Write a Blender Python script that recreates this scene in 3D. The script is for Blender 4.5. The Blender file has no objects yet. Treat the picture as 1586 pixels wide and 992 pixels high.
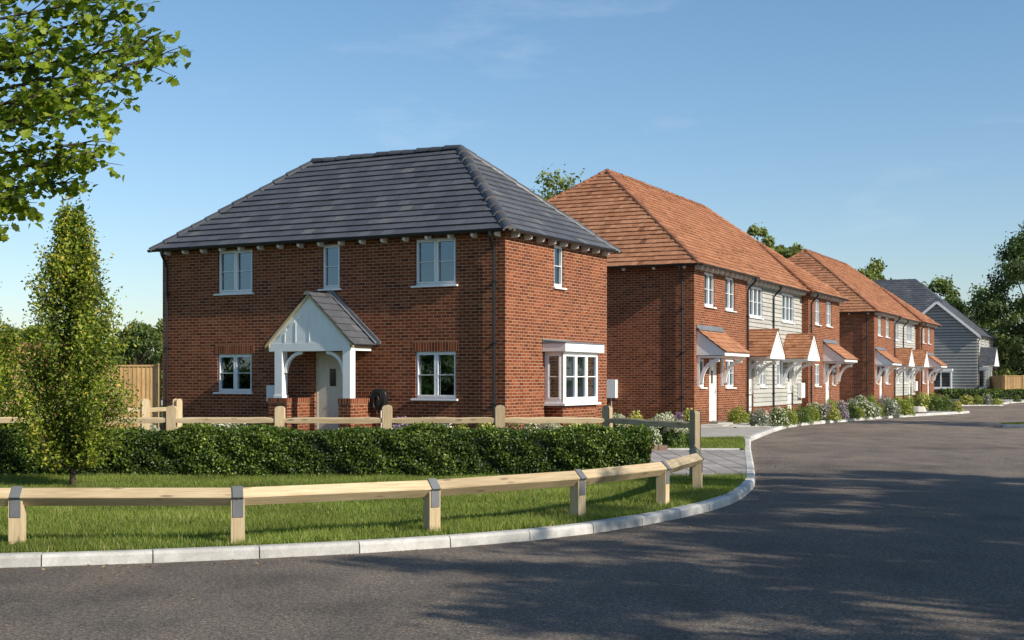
import bpy, math, random
import numpy as np
from mathutils import Vector

R = math.radians
scene = bpy.context.scene
COL = scene.collection
rng = np.random.default_rng(7)
random.seed(11)

# ------------------------------------------------------------------ helpers
def tag(o, label=None, cat=None, group=None, kind=None):
    if label: o['label'] = label
    if cat: o['category'] = cat
    if group: o['group'] = group
    if kind: o['kind'] = kind
    return o

def empty(name, loc, rz=0.0, label=None, cat=None, group=None):
    o = bpy.data.objects.new(name, None)
    o.empty_display_size = .2
    COL.objects.link(o)
    o.location = loc
    o.rotation_euler = (0, 0, rz)
    return tag(o, label, cat, group)

def copy_tree(o, parent=None):
    c = o.copy()
    COL.objects.link(c)
    c.parent = parent
    for ch in list(o.children):
        copy_tree(ch, c)
    return c

class Fr:
    """wall frame: u along the wall, o outwards, z up"""
    def __init__(s, org, d, n):
        s.org, s.d, s.n = org, d, n
    def pt(s, u, o, z):
        return (s.org[0] + u*s.d[0] + o*s.n[0], s.org[1] + u*s.d[1] + o*s.n[1], z)
WORLD = Fr((0, 0), (1, 0), (0, 1))

class MB:
    def __init__(s):
        s.v, s.f, s.uv, s.r = [], [], [], []
    def face(s, pts, uv=None, r=None):
        i = len(s.v)
        s.v += [tuple(p) for p in pts]
        s.f.append(tuple(range(i, i+len(pts))))
        s.uv.append(uv if uv else [(0, 0)]*len(pts))
        s.r.append(random.random() if r is None else r)
    def box(s, fr, u0, u1, o0, o1, z0, z1, r=None, long='u'):
        P = fr.pt
        r = random.random() if r is None else r
        k = r*37.0
        c = [P(u0,o0,z0),P(u1,o0,z0),P(u1,o1,z0),P(u0,o1,z0),P(u0,o0,z1),P(u1,o0,z1),P(u1,o1,z1),P(u0,o1,z1)]
        du, do, dz = u1-u0, o1-o0, z1-z0
        def uvs(a, b, ax, bx):
            q = [(0,0),(a,0),(a,b),(0,b)]
            if bx: q = [(y, x) for x, y in q]
            return [(x+k+u0*.0, y+k) for x, y in q]
        for idx, a, b, axa, axb in (((0,1,5,4),du,dz,'u','z'),((1,2,6,5),do,dz,'o','z'),((2,3,7,6),du,dz,'u','z'),((3,0,4,7),do,dz,'o','z'),((4,5,6,7),du,do,'u','o'),((3,2,1,0),du,do,'u','o')):
            s.face([c[i] for i in idx], uvs(a, b, axa, axb == long), r)
    def prism(s, fr, prof, u0, u1, r=None):
        """profile of (o,z) pairs extruded along u"""
        r = random.random() if r is None else r
        a = [fr.pt(u0, o, z) for o, z in prof]; b = [fr.pt(u1, o, z) for o, z in prof]
        n = len(prof)
        k = r*31
        acc = 0
        for i in range(n):
            j = (i+1) % n
            L = math.dist(prof[i], prof[j])
            s.face([a[i], b[i], b[j], a[j]], [(k, acc+k), (k+u1-u0, acc+k), (k+u1-u0, acc+L+k), (k, acc+L+k)], r)
            acc += L
        s.face(a[::-1], [(p[0]+k, p[1]+k) for p in prof[::-1]], r)
        s.face(b, [(p[0]+k, p[1]+k) for p in prof], r)
    def gprism(s, fr, prof, o0, o1, r=None):
        """profile of (u,z) pairs extruded along o"""
        f2 = Fr(fr.org, fr.n, fr.d)
        s.prism(f2, prof, o0, o1, r)
    def tube(s, pts, rad, n=8, cap=True, r=None):
        if not hasattr(rad, '__len__'): rad = [rad]*len(pts)
        r = random.random() if r is None else r
        pts = [Vector(p) for p in pts]
        rings = []
        ref = None
        for i, p in enumerate(pts):
            t = (pts[min(i+1, len(pts)-1)] - pts[max(i-1, 0)]).normalized()
            if ref is None:
                ref = Vector((1, 0, 0)) if abs(t.x) < .8 else Vector((0, 1, 0))
            a = (ref - t*ref.dot(t)).normalized(); b = t.cross(a); ref = a
            rings.append([p + (a*math.cos(2*math.pi*k/n) + b*math.sin(2*math.pi*k/n))*rad[i] for k in range(n)])
        for i in range(len(rings)-1):
            for k in range(n):
                j = (k+1) % n
                s.face([rings[i][k], rings[i][j], rings[i+1][j], rings[i+1][k]],
                       [(k/n, i), ((k+1)/n, i), ((k+1)/n, i+1), (k/n, i+1)], r)
        if cap:
            s.face(rings[0][::-1], None, r); s.face(rings[-1], None, r)
    def build(s, name, mat, parent=None, loc=None, smooth=False, bevel=0):
        me = bpy.data.meshes.new(name)
        me.from_pydata(s.v, [], s.f)
        uvl = me.uv_layers.new(name='UVMap')
        uvl.data.foreach_set('uv', [c for f in s.uv for p in f for c in p])
        at = me.attributes.new('rnd', 'FLOAT', 'FACE')
        at.data.foreach_set('value', s.r)
        if smooth:
            me.polygons.foreach_set('use_smooth', [True]*len(me.polygons))
        me.materials.append(mat)
        o = bpy.data.objects.new(name, me)
        COL.objects.link(o)
        o.parent = parent
        if loc: o.location = loc
        if bevel or smooth:
            import bmesh
            bm = bmesh.new(); bm.from_mesh(me)
            bmesh.ops.remove_doubles(bm, verts=bm.verts, dist=1e-5)
            bm.to_mesh(me); bm.free()
        if bevel:
            m = o.modifiers.new('bevel', 'BEVEL'); m.width = bevel; m.segments = 2; m.limit_method = 'ANGLE'
        me.update()
        return o

def raw_mesh(name, V, F, rnd, mat, parent=None, loc=None):
    """V (n,3), F (m,k) numpy"""
    me = bpy.data.meshes.new(name)
    m, k = F.shape
    me.vertices.add(len(V)); me.vertices.foreach_set('co', V.astype(np.float32).ravel())
    me.loops.add(m*k); me.loops.foreach_set('vertex_index', F.astype(np.int32).ravel())
    me.polygons.add(m); me.polygons.foreach_set('loop_start', (np.arange(m)*k).astype(np.int32))
    me.update(calc_edges=True)
    at = me.attributes.new('rnd', 'FLOAT', 'FACE')
    at.data.foreach_set('value', rnd.astype(np.float32))
    me.materials.append(mat)
    o = bpy.data.objects.new(name, me)
    COL.objects.link(o)
    o.parent = parent
    if loc: o.location = loc
    return o

T_LEAF = (np.array([[0,0,0],[.3,.45,.1],[0,1,-.05],[-.3,.45,.1]]), np.array([[0,1,2],[0,2,3]]))
_mp = [(0,0),(.14,.06),(.36,.06),(.40,.24),(.58,.48),(.34,.54),(.32,.76),(.16,.74),(0,1.0)]
_m = np.array([[x, y, .16*abs(x)-.12*y*y] for x, y in _mp] + [[-x, y, .16*abs(x)-.12*y*y] for x, y in _mp[1:-1]])
T_MAPLE = (_m, np.array([[0,1,8],[1,2,3],[1,3,8],[3,4,5],[3,5,8],[5,6,7],[5,7,8],
                         [0,8,9],[9,11,10],[9,8,11],[11,13,12],[11,8,13],[13,15,14],[13,8,15]]))
T_FLOWER = (np.array([[.5,0,.12],[.35,.35,.1],[0,.5,.12],[-.35,.35,.1],[-.5,0,.12],[-.35,-.35,.1],[0,-.5,.12],[.35,-.35,.1],[0,0,0]]),
            np.array([[8,0,1],[8,1,2],[8,2,3],[8,3,4],[8,4,5],[8,5,6],[8,6,7],[8,7,0]]))

def leaf_cloud(name, C, size, mat, parent=None, tmpl=T_LEAF, normal=None, jitter=.7, rnd=None, droop=0., loc=None):
    n = len(C)
    size = np.broadcast_to(np.asarray(size, float), (n,))
    if normal is None:
        N = rng.normal(size=(n, 3))
    else:
        N = normal + rng.normal(size=(n, 3))*jitter
    N /= np.linalg.norm(N, axis=1)[:, None] + 1e-9
    A = rng.normal(size=(n, 3)); A[:, 2] -= droop
    A -= (A*N).sum(1)[:, None]*N
    A /= np.linalg.norm(A, axis=1)[:, None] + 1e-9
    B = np.cross(A, N)
    tv, tf = tmpl
    V = C[:, None, :] + size[:, None, None]*(tv[None, :, 0:1]*B[:, None, :] + tv[None, :, 1:2]*A[:, None, :] + tv[None, :, 2:3]*N[:, None, :])
    k = len(tv)
    F = (tf[None, :, :] + (np.arange(n)*k)[:, None, None]).reshape(-1, 3)
    if rnd is None: rnd = rng.random(n)
    return raw_mesh(name, V.reshape(-1, 3), F, np.repeat(rnd, len(tf)), mat, parent, loc)

# ------------------------------------------------------------------ materials
def newmat(name):
    m = bpy.data.materials.new(name); m.use_nodes = True
    nt = m.node_tree; nt.nodes.clear()
    out = nt.nodes.new('ShaderNodeOutputMaterial')
    return m, nt, out
def N(nt, t, **kw):
    n = nt.nodes.new(t)
    for k, v in kw.items():
        if k in ('ins',):
            for a, b in v.items(): n.inputs[a].default_value = b
        else: setattr(n, k, v)
    return n
def ramp(nt, fac, stops, interp='LINEAR'):
    r = nt.nodes.new('ShaderNodeValToRGB'); e = r.color_ramp.elements
    r.color_ramp.interpolation = interp
    while len(e) < len(stops): e.new(.5)
    for i, (p, c) in enumerate(stops):
        e[i].position = p; e[i].color = (*c, 1) if len(c) == 3 else c
    nt.links.new(fac, r.inputs[0]); return r.outputs[0]
def g3(v): return (v, v, v)
def mix(nt, a, b, fac, mode='MIX'):
    m = nt.nodes.new('ShaderNodeMixRGB'); m.blend_type = mode
    for s, x in ((1, a), (2, b), (0, fac)):
        if hasattr(x, 'links'): nt.links.new(x, m.inputs[s])
        else: m.inputs[s].default_value = (*x, 1) if isinstance(x, tuple) and len(x) == 3 else x
    return m.outputs[0]
def noise(nt, vec, scale, detail=3, rough=.55):
    n = N(nt, 'ShaderNodeTexNoise', ins={'Scale': scale, 'Detail': detail, 'Roughness': rough})
    if vec is not None: nt.links.new(vec, n.inputs['Vector'])
    return n.outputs['Fac']
def mapping(nt, vec, sc):
    m = N(nt, 'ShaderNodeMapping'); m.inputs['Scale'].default_value = sc
    nt.links.new(vec, m.inputs['Vector']); return m.outputs[0]
def bump(nt, h, s, d=.01):
    b = N(nt, 'ShaderNodeBump', ins={'Strength': s, 'Distance': d}); nt.links.new(h, b.inputs['Height']); return b.outputs[0]
def princ(nt, out, color, rough=.7, normal=None, spec=.4):
    p = N(nt, 'ShaderNodeBsdfPrincipled')
    if hasattr(color, 'links'): nt.links.new(color, p.inputs['Base Color'])
    else: p.inputs['Base Color'].default_value = (*color, 1)
    if hasattr(rough, 'links'): nt.links.new(rough, p.inputs['Roughness'])
    else: p.inputs['Roughness'].default_value = rough
    p.inputs['Specular IOR Level'].default_value = spec
    if normal: nt.links.new(normal, p.inputs['Normal'])
    nt.links.new(p.outputs[0], out.inputs[0])
    return p
def texco(nt, w='Object'): return N(nt, 'ShaderNodeTexCoord').outputs[w]
def attr(nt): return N(nt, 'ShaderNodeAttribute', attribute_name='rnd').outputs['Fac']

def m_brick(name, tint=(1, 1, 1), bw=.225, rh=.075, off=.5):
    m, nt, out = newmat(name)
    uv = texco(nt, 'UV')
    # two brick nodes share the layout; one with random shade
    b = N(nt, 'ShaderNodeTexBrick', offset=off)
    b.inputs['Color1'].default_value = (0, 0, 0, 1); b.inputs['Color2'].default_value = (1, 1, 1, 1); b.inputs['Mortar'].default_value = (.5, .5, .5, 1)
    for k, v in {'Scale': 1, 'Mortar Size': .0085, 'Mortar Smooth': .15, 'Brick Width': bw, 'Row Height': rh, 'Bias': 0}.items(): b.inputs[k].default_value = v
    # wobble the joints a little
    nz = noise(nt, uv, 14, 2)
    wob = N(nt, 'ShaderNodeVectorMath', operation='SCALE'); 
    nzc = N(nt, 'ShaderNodeTexNoise', ins={'Scale': 9, 'Detail': 2}); nt.links.new(uv, nzc.inputs['Vector'])
    sub = N(nt, 'ShaderNodeVectorMath', operation='SUBTRACT'); nt.links.new(nzc.outputs['Color'], sub.inputs[0]); sub.inputs[1].default_value = (.5, .5, .5)
    nt.links.new(sub.outputs[0], wob.inputs[0]); wob.inputs['Scale'].default_value = .008
    add = N(nt, 'ShaderNodeVectorMath', operation='ADD'); nt.links.new(uv, add.inputs[0]); nt.links.new(wob.outputs[0], add.inputs[1])
    nt.links.new(add.outputs[0], b.inputs['Vector'])
    col = ramp(nt, b.outputs['Color'], [(0, (.10, .026, .013)), (.10, (.15, .037, .016)), (.5, (.20, .050, .019)), (.85, (.25, .067, .026)), (1, (.30, .094, .040))])
    spk = noise(nt, uv, 60, 4, .7)
    col = mix(nt, col, ramp(nt, spk, [(.35, g3(.55)), (.65, g3(1.25))]), .6, 'MULTIPLY')
    big = noise(nt, uv, .7, 3)
    col = mix(nt, col, ramp(nt, big, [(.3, g3(.86)), (.7, g3(1.10))]), .8, 'MULTIPLY')
    mor = ramp(nt, noise(nt, uv, 3, 4), [(.3, (.33, .195, .12)), (.7, (.44, .28, .18))])
    col = mix(nt, col, mor, b.outputs['Fac'])
    col = mix(nt, col, tint, 1.0, 'MULTIPLY')
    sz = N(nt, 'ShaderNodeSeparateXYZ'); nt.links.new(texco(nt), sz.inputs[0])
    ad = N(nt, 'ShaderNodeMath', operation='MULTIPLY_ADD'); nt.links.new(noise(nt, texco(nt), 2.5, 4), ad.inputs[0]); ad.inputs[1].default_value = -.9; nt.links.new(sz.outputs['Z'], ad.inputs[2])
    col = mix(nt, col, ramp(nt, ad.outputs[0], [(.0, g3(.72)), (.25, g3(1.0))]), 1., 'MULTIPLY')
    inv = N(nt, 'ShaderNodeMath', operation='SUBTRACT'); inv.inputs[0].default_value = 1; nt.links.new(b.outputs['Fac'], inv.inputs[1])
    h = N(nt, 'ShaderNodeMath', operation='MULTIPLY_ADD'); nt.links.new(spk, h.inputs[0]); h.inputs[1].default_value = .35; nt.links.new(inv.outputs[0], h.inputs[2])
    princ(nt, out, col, .88, bump(nt, h.outputs[0], .7, .008), .2)
    return m

def m_tile(name, stops, rough=.55, nscale=18, spec=.4):
    m, nt, out = newmat(name)
    oc = texco(nt)
    col = ramp(nt, attr(nt), stops)
    nz = noise(nt, oc, nscale, 5, .65)
    col = mix(nt, col, ramp(nt, nz, [(.3, g3(.72)), (.7, g3(1.2))]), .6, 'MULTIPLY')
    nz2 = noise(nt, oc, .9, 5, .7)
    col = mix(nt, col, ramp(nt, nz2, [(.3, g3(.84)), (.72, g3(1.12))]), .8, 'MULTIPLY')
    r = ramp(nt, nz2, [(.3, g3(rough-.12)), (.7, g3(min(1, rough+.15)))])
    princ(nt, out, col, r, bump(nt, nz, .5, .01), spec)
    return m

def m_wood(name, c1, c2, rough=.75, grain=(1.2, 22, 1)):
    m, nt, out = newmat(name)
    uv = texco(nt, 'UV')
    mp = mapping(nt, uv, grain)
    n1 = noise(nt, mp, 2.2, 5, .6)
    col = ramp(nt, n1, [(.28, c1), (.7, c2)])
    a = attr(nt)
    col = mix(nt, col, ramp(nt, a, [(0, g3(.78)), (1, g3(1.18))]), .9, 'MULTIPLY')
    v = N(nt, 'ShaderNodeTexVoronoi', ins={'Scale': 1}); nt.links.new(mapping(nt, uv, (2.2, 9, 1)), v.inputs['Vector'])
    kn = ramp(nt, v.outputs['Distance'], [(.07, g3(.34)), (.18, g3(1))])
    col = mix(nt, col, kn, .8, 'MULTIPLY')
    big = noise(nt, texco(nt), 1.1, 4, .6)
    col = mix(nt, col, ramp(nt, big, [(.3, (.78, .76, .74)), (.68, g3(1.1))]), .8, 'MULTIPLY')
    princ(nt, out, col, rough, bump(nt, n1, .35, .004), .25)
    return m

def m_paint(name, c, rough=.45, dirt=.12, spec=.4):
    m, nt, out = newmat(name)
    oc = texco(nt)
    n1 = noise(nt, oc, 2.2, 5, .6)
    d = 1-dirt
    col = mix(nt, c, ramp(nt, n1, [(.3, (d, d*.99, d*.96)), (.65, g3(1.0))]), 1., 'MULTIPLY')
    n2 = noise(nt, mapping(nt, oc, (30, 30, 3)), 1, 3)
    col = mix(nt, col, ramp(nt, n2, [(.3, g3(.93)), (.6, g3(1.0))]), .8, 'MULTIPLY')
    princ(nt, out, col, rough, bump(nt, n2, .08, .003), spec)
    return m

def m_foliage(name, stops, trans=.35, rough=.5, nsc=1.2):
    m, nt, out = newmat(name)
    col = ramp(nt, attr(nt), stops)
    nz = noise(nt, texco(nt), nsc, 3)
    col = mix(nt, col, ramp(nt, nz, [(.33, g3(.66)), (.66, g3(1.25))]), .8, 'MULTIPLY')
    d = N(nt, 'ShaderNodeBsdfPrincipled', ins={'Roughness': rough, 'Specular IOR Level': .35})
    nt.links.new(col, d.inputs['Base Color'])
    t = N(nt, 'ShaderNodeBsdfTranslucent')
    tc = mix(nt, col, (1.25, 1.35, .45), 1., 'MULTIPLY'); nt.links.new(tc, t.inputs['Color'])
    mx = N(nt, 'ShaderNodeMixShader'); mx.inputs[0].default_value = trans
    nt.links.new(d.outputs[0], mx.inputs[1]); nt.links.new(t.outputs[0], mx.inputs[2]); nt.links.new(mx.outputs[0], out.inputs[0])
    return m

def m_asphalt():
    m, nt, out = newmat('asphalt')
    oc = texco(nt)
    fine = noise(nt, oc, 55, 4, .75)
    fine2 = noise(nt, oc, 22, 5, .8)
    col = ramp(nt, fine, [(.30, (.045, .036, .029)), (.46, (.112, .091, .074)), (.56, (.180, .149, .124)), (.70, (.34, .29, .245))])
    col = mix(nt, col, ramp(nt, fine2, [(.36, g3(.5)), (.5, g3(1.0)), (.64, g3(1.6))]), .9, 'MULTIPLY')
    v = N(nt, 'ShaderNodeTexVoronoi', ins={'Scale': 24}); nt.links.new(oc, v.inputs['Vector'])
    col = mix(nt, col, (.36, .33, .29), ramp(nt, v.outputs['Distance'], [(.09, g3(.8)), (.22, g3(0))]))
    mid = noise(nt, mapping(nt, oc, (1, .6, 1)), 1.3, 5, .65)
    col = mix(nt, col, ramp(nt, mid, [(.32, (.68, .67, .66)), (.5, (1., 1., 1.)), (.68, (1.26, 1.22, 1.16))]), 1, 'MULTIPLY')
    big = noise(nt, oc, .16, 3)
    col = mix(nt, col, ramp(nt, big, [(.35, g3(.86)), (.65, g3(1.16))]), 1, 'MULTIPLY')
    # paler towards the far end of the road
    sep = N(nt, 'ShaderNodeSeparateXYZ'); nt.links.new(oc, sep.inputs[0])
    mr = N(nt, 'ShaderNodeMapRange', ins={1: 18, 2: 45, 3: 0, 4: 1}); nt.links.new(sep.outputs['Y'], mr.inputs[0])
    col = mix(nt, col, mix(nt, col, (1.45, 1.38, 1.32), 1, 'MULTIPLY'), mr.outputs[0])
    princ(nt, out, col, ramp(nt, mid, [(.3, g3(.72)), (.7, g3(.9))]), bump(nt, fine2, .8, .02), .2)
    return m

def m_concrete(name, c, var=.25, scale=6, joints=None):
    m, nt, out = newmat(name)
    oc = texco(nt)
    n1 = noise(nt, oc, scale, 6, .65)
    lo = 1-var
    col = mix(nt, c, ramp(nt, n1, [(.3, (lo, lo, lo*.97)), (.7, g3(1.1))]), 1, 'MULTIPLY')
    fine = noise(nt, oc, 70, 3, .7)
    col = mix(nt, col, ramp(nt, fine, [(.3, g3(.85)), (.7, g3(1.1))]), 1, 'MULTIPLY')
    col = mix(nt, col, ramp(nt, attr(nt), [(0, g3(.25)), (.04, g3(.86)), (1, g3(1.12))]), .95, 'MULTIPLY')
    h = fine
    if joints:
        b = N(nt, 'ShaderNodeTexBrick', offset=joints[2])
        for k, v in {'Scale': 1, 'Mortar Size': .016, 'Mortar Smooth': .1, 'Brick Width': joints[0], 'Row Height': joints[1]}.items(): b.inputs[k].default_value = v
        b.inputs['Color1'].default_value = (.78, .76, .76, 1); b.inputs['Color2'].default_value = (1.15, 1.1, 1.08, 1); b.inputs['Mortar'].default_value = (.38, .37, .36, 1)
        nt.links.new(oc, b.inputs['Vector'])
        col = mix(nt, col, b.outputs['Color'], 1, 'MULTIPLY')
    princ(nt, out, col, .85, bump(nt, h, .4, .006), .25)
    return m

def m_grass_base():
    m, nt, out = newmat('turf')
    oc = texco(nt)
    n1 = noise(nt, oc, 1.6, 5, .7); n2 = noise(nt, oc, 45, 4, .7)
    col = ramp(nt, n1, [(.3, (.045, .075, .018)), (.55, (.075, .12, .027)), (.75, (.13, .15, .045))])
    col = mix(nt, col, ramp(nt, n2, [(.3, g3(.45)), (.7, g3(1.4))]), .9, 'MULTIPLY')
    princ(nt, out, col, .9, bump(nt, n2, 1, .03), .15)
    return m

def m_glass():
    m, nt, out = newmat('window_glass')
    tr = N(nt, 'ShaderNodeBsdfTransparent'); tr.inputs[0].default_value = (.62, .66, .66, 1)
    gl = N(nt, 'ShaderNodeBsdfGlossy'); gl.inputs['Roughness'].default_value = .015; gl.inputs['Color'].default_value = (.66, .84, 1, 1)
    fr = N(nt, 'ShaderNodeFresnel'); fr.inputs['IOR'].default_value = 2.7
    oc = texco(nt)
    nz = noise(nt, oc, 1.7, 1); b = bump(nt, nz, .05, .03); nt.links.new(b, gl.inputs['Normal'])
    mx = N(nt, 'ShaderNodeMixShader')
    nt.links.new(fr.outputs[0], mx.inputs[0]); nt.links.new(tr.outputs[0], mx.inputs[1]); nt.links.new(gl.outputs[0], mx.inputs[2]); nt.links.new(mx.outputs[0], out.inputs[0])
    return m

def m_curtain():
    m, nt, out = newmat('curtain_cloth')
    uv = texco(nt, 'UV')
    n1 = noise(nt, mapping(nt, uv, (9, .4, 1)), 1.5, 2)
    col = ramp(nt, n1, [(.3, (.16, .13, .10)), (.5, (.34, .29, .22)), (.7, (.55, .48, .38))])
    princ(nt, out, col, .9)
    return m

M = {}
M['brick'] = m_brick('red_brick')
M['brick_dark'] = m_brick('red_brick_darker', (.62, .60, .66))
M['soldier'] = m_brick('soldier_brick', (1.05, .98, .95), .225, .075, 0.0)
M['slate'] = m_tile('grey_slate_tile', [(0, (.080, .082, .092)), (.3, (.092, .094, .106)), (.8, (.108, .110, .122)), (.97, (.125, .126, .136)), (1, (.155, .15, .145))], .5)
M['slate_ridge'] = m_tile('slate_ridge_tile', [(0, (.06, .06, .066)), (.95, (.095, .095, .105)), (1, (.26, .23, .20))], .45)
M['clay'] = m_tile('clay_tile', [(0, (.20, .085, .045)), (.04, (.36, .155, .078)), (.4, (.41, .185, .096)), (.8, (.445, .205, .11)), (1, (.49, .245, .14))], .8, 14, .2)
M['clay_ridge'] = m_tile('clay_ridge_tile', [(0, (.28, .11, .06)), (.95, (.42, .18, .095)), (1, (.17, .08, .05))], .8, 14, .2)
M['white'] = m_paint('white_paint', (.9, .89, .88), .4, .10)
M['white_wood'] = m_paint('white_painted_wood', (.92, .91, .89), .55, .08)
M['upvc'] = m_paint('window_white', (.87, .87, .87), .3, .05, .5)
M['black'] = m_paint('black_plastic', (.018, .018, .02), .35, .2, .5)
M['lead'] = m_paint('lead_flashing', (.20, .21, .23), .5, .3)
M['door_white'] = m_paint('white_door', (.80, .78, .73), .45, .05)
M['cream'] = m_paint('cream_door', (.66, .62, .52), .45, .06)
M['metal'] = m_paint('brushed_metal', (.45, .45, .46), .35, .1)
M['darkglass'] = m_paint('dark_glass', (.02, .025, .025), .08, .05, .6)
M['glass'] = m_glass()
M['curtain'] = m_curtain()
def boards(m):
    nt = m.node_tree; p = [n for n in nt.nodes if n.type == 'BSDF_PRINCIPLED'][0]; src = p.inputs['Base Color'].links[0].from_socket
    nt.links.new(mix(nt, src, ramp(nt, attr(nt), [(0, g3(.10)), (.02, g3(.10)), (.03, g3(.88)), (1, g3(1.1))]), 1., 'MULTIPLY'), p.inputs['Base Color']); return m  # gap faces go near black, painting the shadow under each board
M['clad'] = boards(m_paint('cream_board', (.47, .45, .41), .65, .16, .25))
M['clad_grey'] = boards(m_paint('grey_board', (.30, .30, .29), .65, .15, .25))
M['oak'] = m_wood('pale_timber', (.44, .32, .175), (.66, .52, .34))
M['oak_grey'] = m_wood('weathered_timber', (.30, .23, .14), (.52, .42, .28))
M['fence_wood'] = m_wood('fence_timber', (.50, .29, .12), (.74, .48, .23))
M['barge'] = m_wood('pale_trim', (.52, .40, .22), (.64, .52, .33))
M['strap'] = m_paint('galvanised_strap', (.17, .175, .185), .5, .3)
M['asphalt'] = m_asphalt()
M['kerb'] = m_concrete('kerb_concrete', (.58, .555, .525), .3, 5)
M['pave'] = m_concrete('pavement_concrete', (.44, .40, .36), .22, 1.5)
M['flag'] = m_concrete('pale_flagstone', (.52, .48, .43), .25, 3)
M['block'] = m_concrete('block_paving', (.40, .365, .345), .22, 3, (.36, .72, 0.0))
M['soil'] = m_concrete('bed_soil', (.085, .06, .042), .45, 9)
M['turf'] = m_grass_base()
M['blade'] = m_foliage('grass_blade', [(0, (.095, .135, .020)), (.45, (.20, .255, .040)), (.8, (.26, .30, .065)), (.93, (.38, .35, .12)), (1, (.50, .40, .20))], .3, .6, .8)
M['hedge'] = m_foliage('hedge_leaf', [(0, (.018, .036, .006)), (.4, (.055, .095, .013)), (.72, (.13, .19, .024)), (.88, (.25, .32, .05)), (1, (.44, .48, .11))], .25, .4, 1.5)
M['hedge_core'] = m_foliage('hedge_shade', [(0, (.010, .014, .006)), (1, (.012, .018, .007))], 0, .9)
M['hornbeam'] = m_foliage('hornbeam_leaf', [(0, (.04, .07, .010)), (.3, (.11, .16, .019)), (.65, (.26, .32, .036)), (.9, (.48, .44, .06)), (1, (.56, .41, .08))], .35, .5, 1.6)
M['maple'] = m_foliage('maple_leaf', [(0, (.055, .09, .011)), (.35, (.15, .21, .018)), (.65, (.28, .36, .032)), (1, (.54, .60, .10))], .55, .45, .9)
M['tree'] = m_foliage('tree_leaf', [(0, (.04, .07, .015)), (.5, (.10, .145, .032)), (.85, (.17, .215, .055)), (1, (.25, .29, .08))], .3, .55, .35)
M['tree_light'] = m_foliage('tree_leaf_light', [(0, (.08, .11, .025)), (.5, (.18, .22, .06)), (1, (.32, .34, .13))], .3, .55, .35)
M['tree_dark'] = m_foliage('tree_leaf_dark', [(0, (.028, .052, .013)), (.5, (.075, .115, .028)), (.9, (.13, .175, .045)), (1, (.20, .23, .065))], .25, .6, .25)
M['shrub_lime'] = m_foliage('shrub_lime', [(0, (.08, .11, .018)), (.5, (.20, .24, .04)), (1, (.42, .44, .09))], .3, .5, 3)
M['shrub_green'] = m_foliage('shrub_green', [(0, (.035, .065, .014)), (.5, (.095, .145, .03)), (1, (.22, .29, .07))], .3, .5, 3)
M['shrub_grey'] = m_foliage('shrub_grey', [(0, (.09, .115, .085)), (.5, (.19, .22, .17)), (1, (.36, .39, .32))], .2, .6, 3)
M['fl_white'] = m_foliage('petal_white', [(0, (.55, .52, .42)), (1, (.82, .80, .70))], .2, .6, 3)
M['fl_yellow'] = m_foliage('petal_yellow', [(0, (.55, .48, .10)), (1, (.80, .74, .30))], .2, .6, 3)
M['fl_purple'] = m_foliage('petal_purple', [(0, (.20, .09, .22)), (1, (.50, .34, .52))], .2, .6, 3)
M['fl_red'] = m_foliage('petal_red', [(0, (.22, .05, .07)), (1, (.52, .20, .22))], .2, .6, 3)
M['bark'] = m_wood('bark', (.045, .035, .026), (.13, .105, .08), .95, (3, 14, 1))
M['deadleaf'] = m_foliage('dead_leaf', [(0, (.16, .08, .035)), (.6, (.36, .21, .10)), (1, (.50, .36, .20))], .1, .8, 3)
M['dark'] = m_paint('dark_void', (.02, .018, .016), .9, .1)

# ------------------------------------------------------------------ builders
def wall(mb, p0, p1, z0, z1, holes=(), reveal=.10, uoff=0.):
    """wall from p0 to p1 (outside on the right), with openings (u0,u1,za,zb)"""
    L = math.dist(p0, p1)
    d = ((p1[0]-p0[0])/L, (p1[1]-p0[1])/L); n = (d[1], -d[0])
    fr = Fr(p0, d, n)
    us = sorted({0, L, *[h[0] for h in holes], *[h[1] for h in holes]})
    zs = sorted({z0, z1, *[h[2] for h in holes], *[h[3] for h in holes]})
    for a, b in zip(us, us[1:]):
        for c, e in zip(zs, zs[1:]):
            mu, mz = (a+b)/2, (c+e)/2
            if any(h[0] < mu < h[1] and h[2] < mz < h[3] for h in holes): continue
            mb.face([fr.pt(a,0,c), fr.pt(b,0,c), fr.pt(b,0,e), fr.pt(a,0,e)], [(a+uoff,c),(b+uoff,c),(b+uoff,e),(a+uoff,e)])
    for (a, b, c, e) in holes:
        r = reveal
        mb.face([fr.pt(a,0,c), fr.pt(a,0,e), fr.pt(a,-r,e), fr.pt(a,-r,c)], [(a+uoff,c),(a+uoff,e),(a+uoff+r,e),(a+uoff+r,c)])
        mb.face([fr.pt(b,0,e), fr.pt(b,0,c), fr.pt(b,-r,c), fr.pt(b,-r,e)], [(b+uoff,e),(b+uoff,c),(b+uoff+r,c),(b+uoff+r,e)])
        mb.face([fr.pt(a,0,e), fr.pt(b,0,e), fr.pt(b,-r,e), fr.pt(a,-r,e)], [(a,e),(b,e),(b,e+r),(a,e+r)])
        mb.face([fr.pt(b,0,c), fr.pt(a,0,c), fr.pt(a,-r,c), fr.pt(b,-r,c)], [(b,c),(a,c),(a,c-r),(b,c-r)])
    return fr

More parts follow.
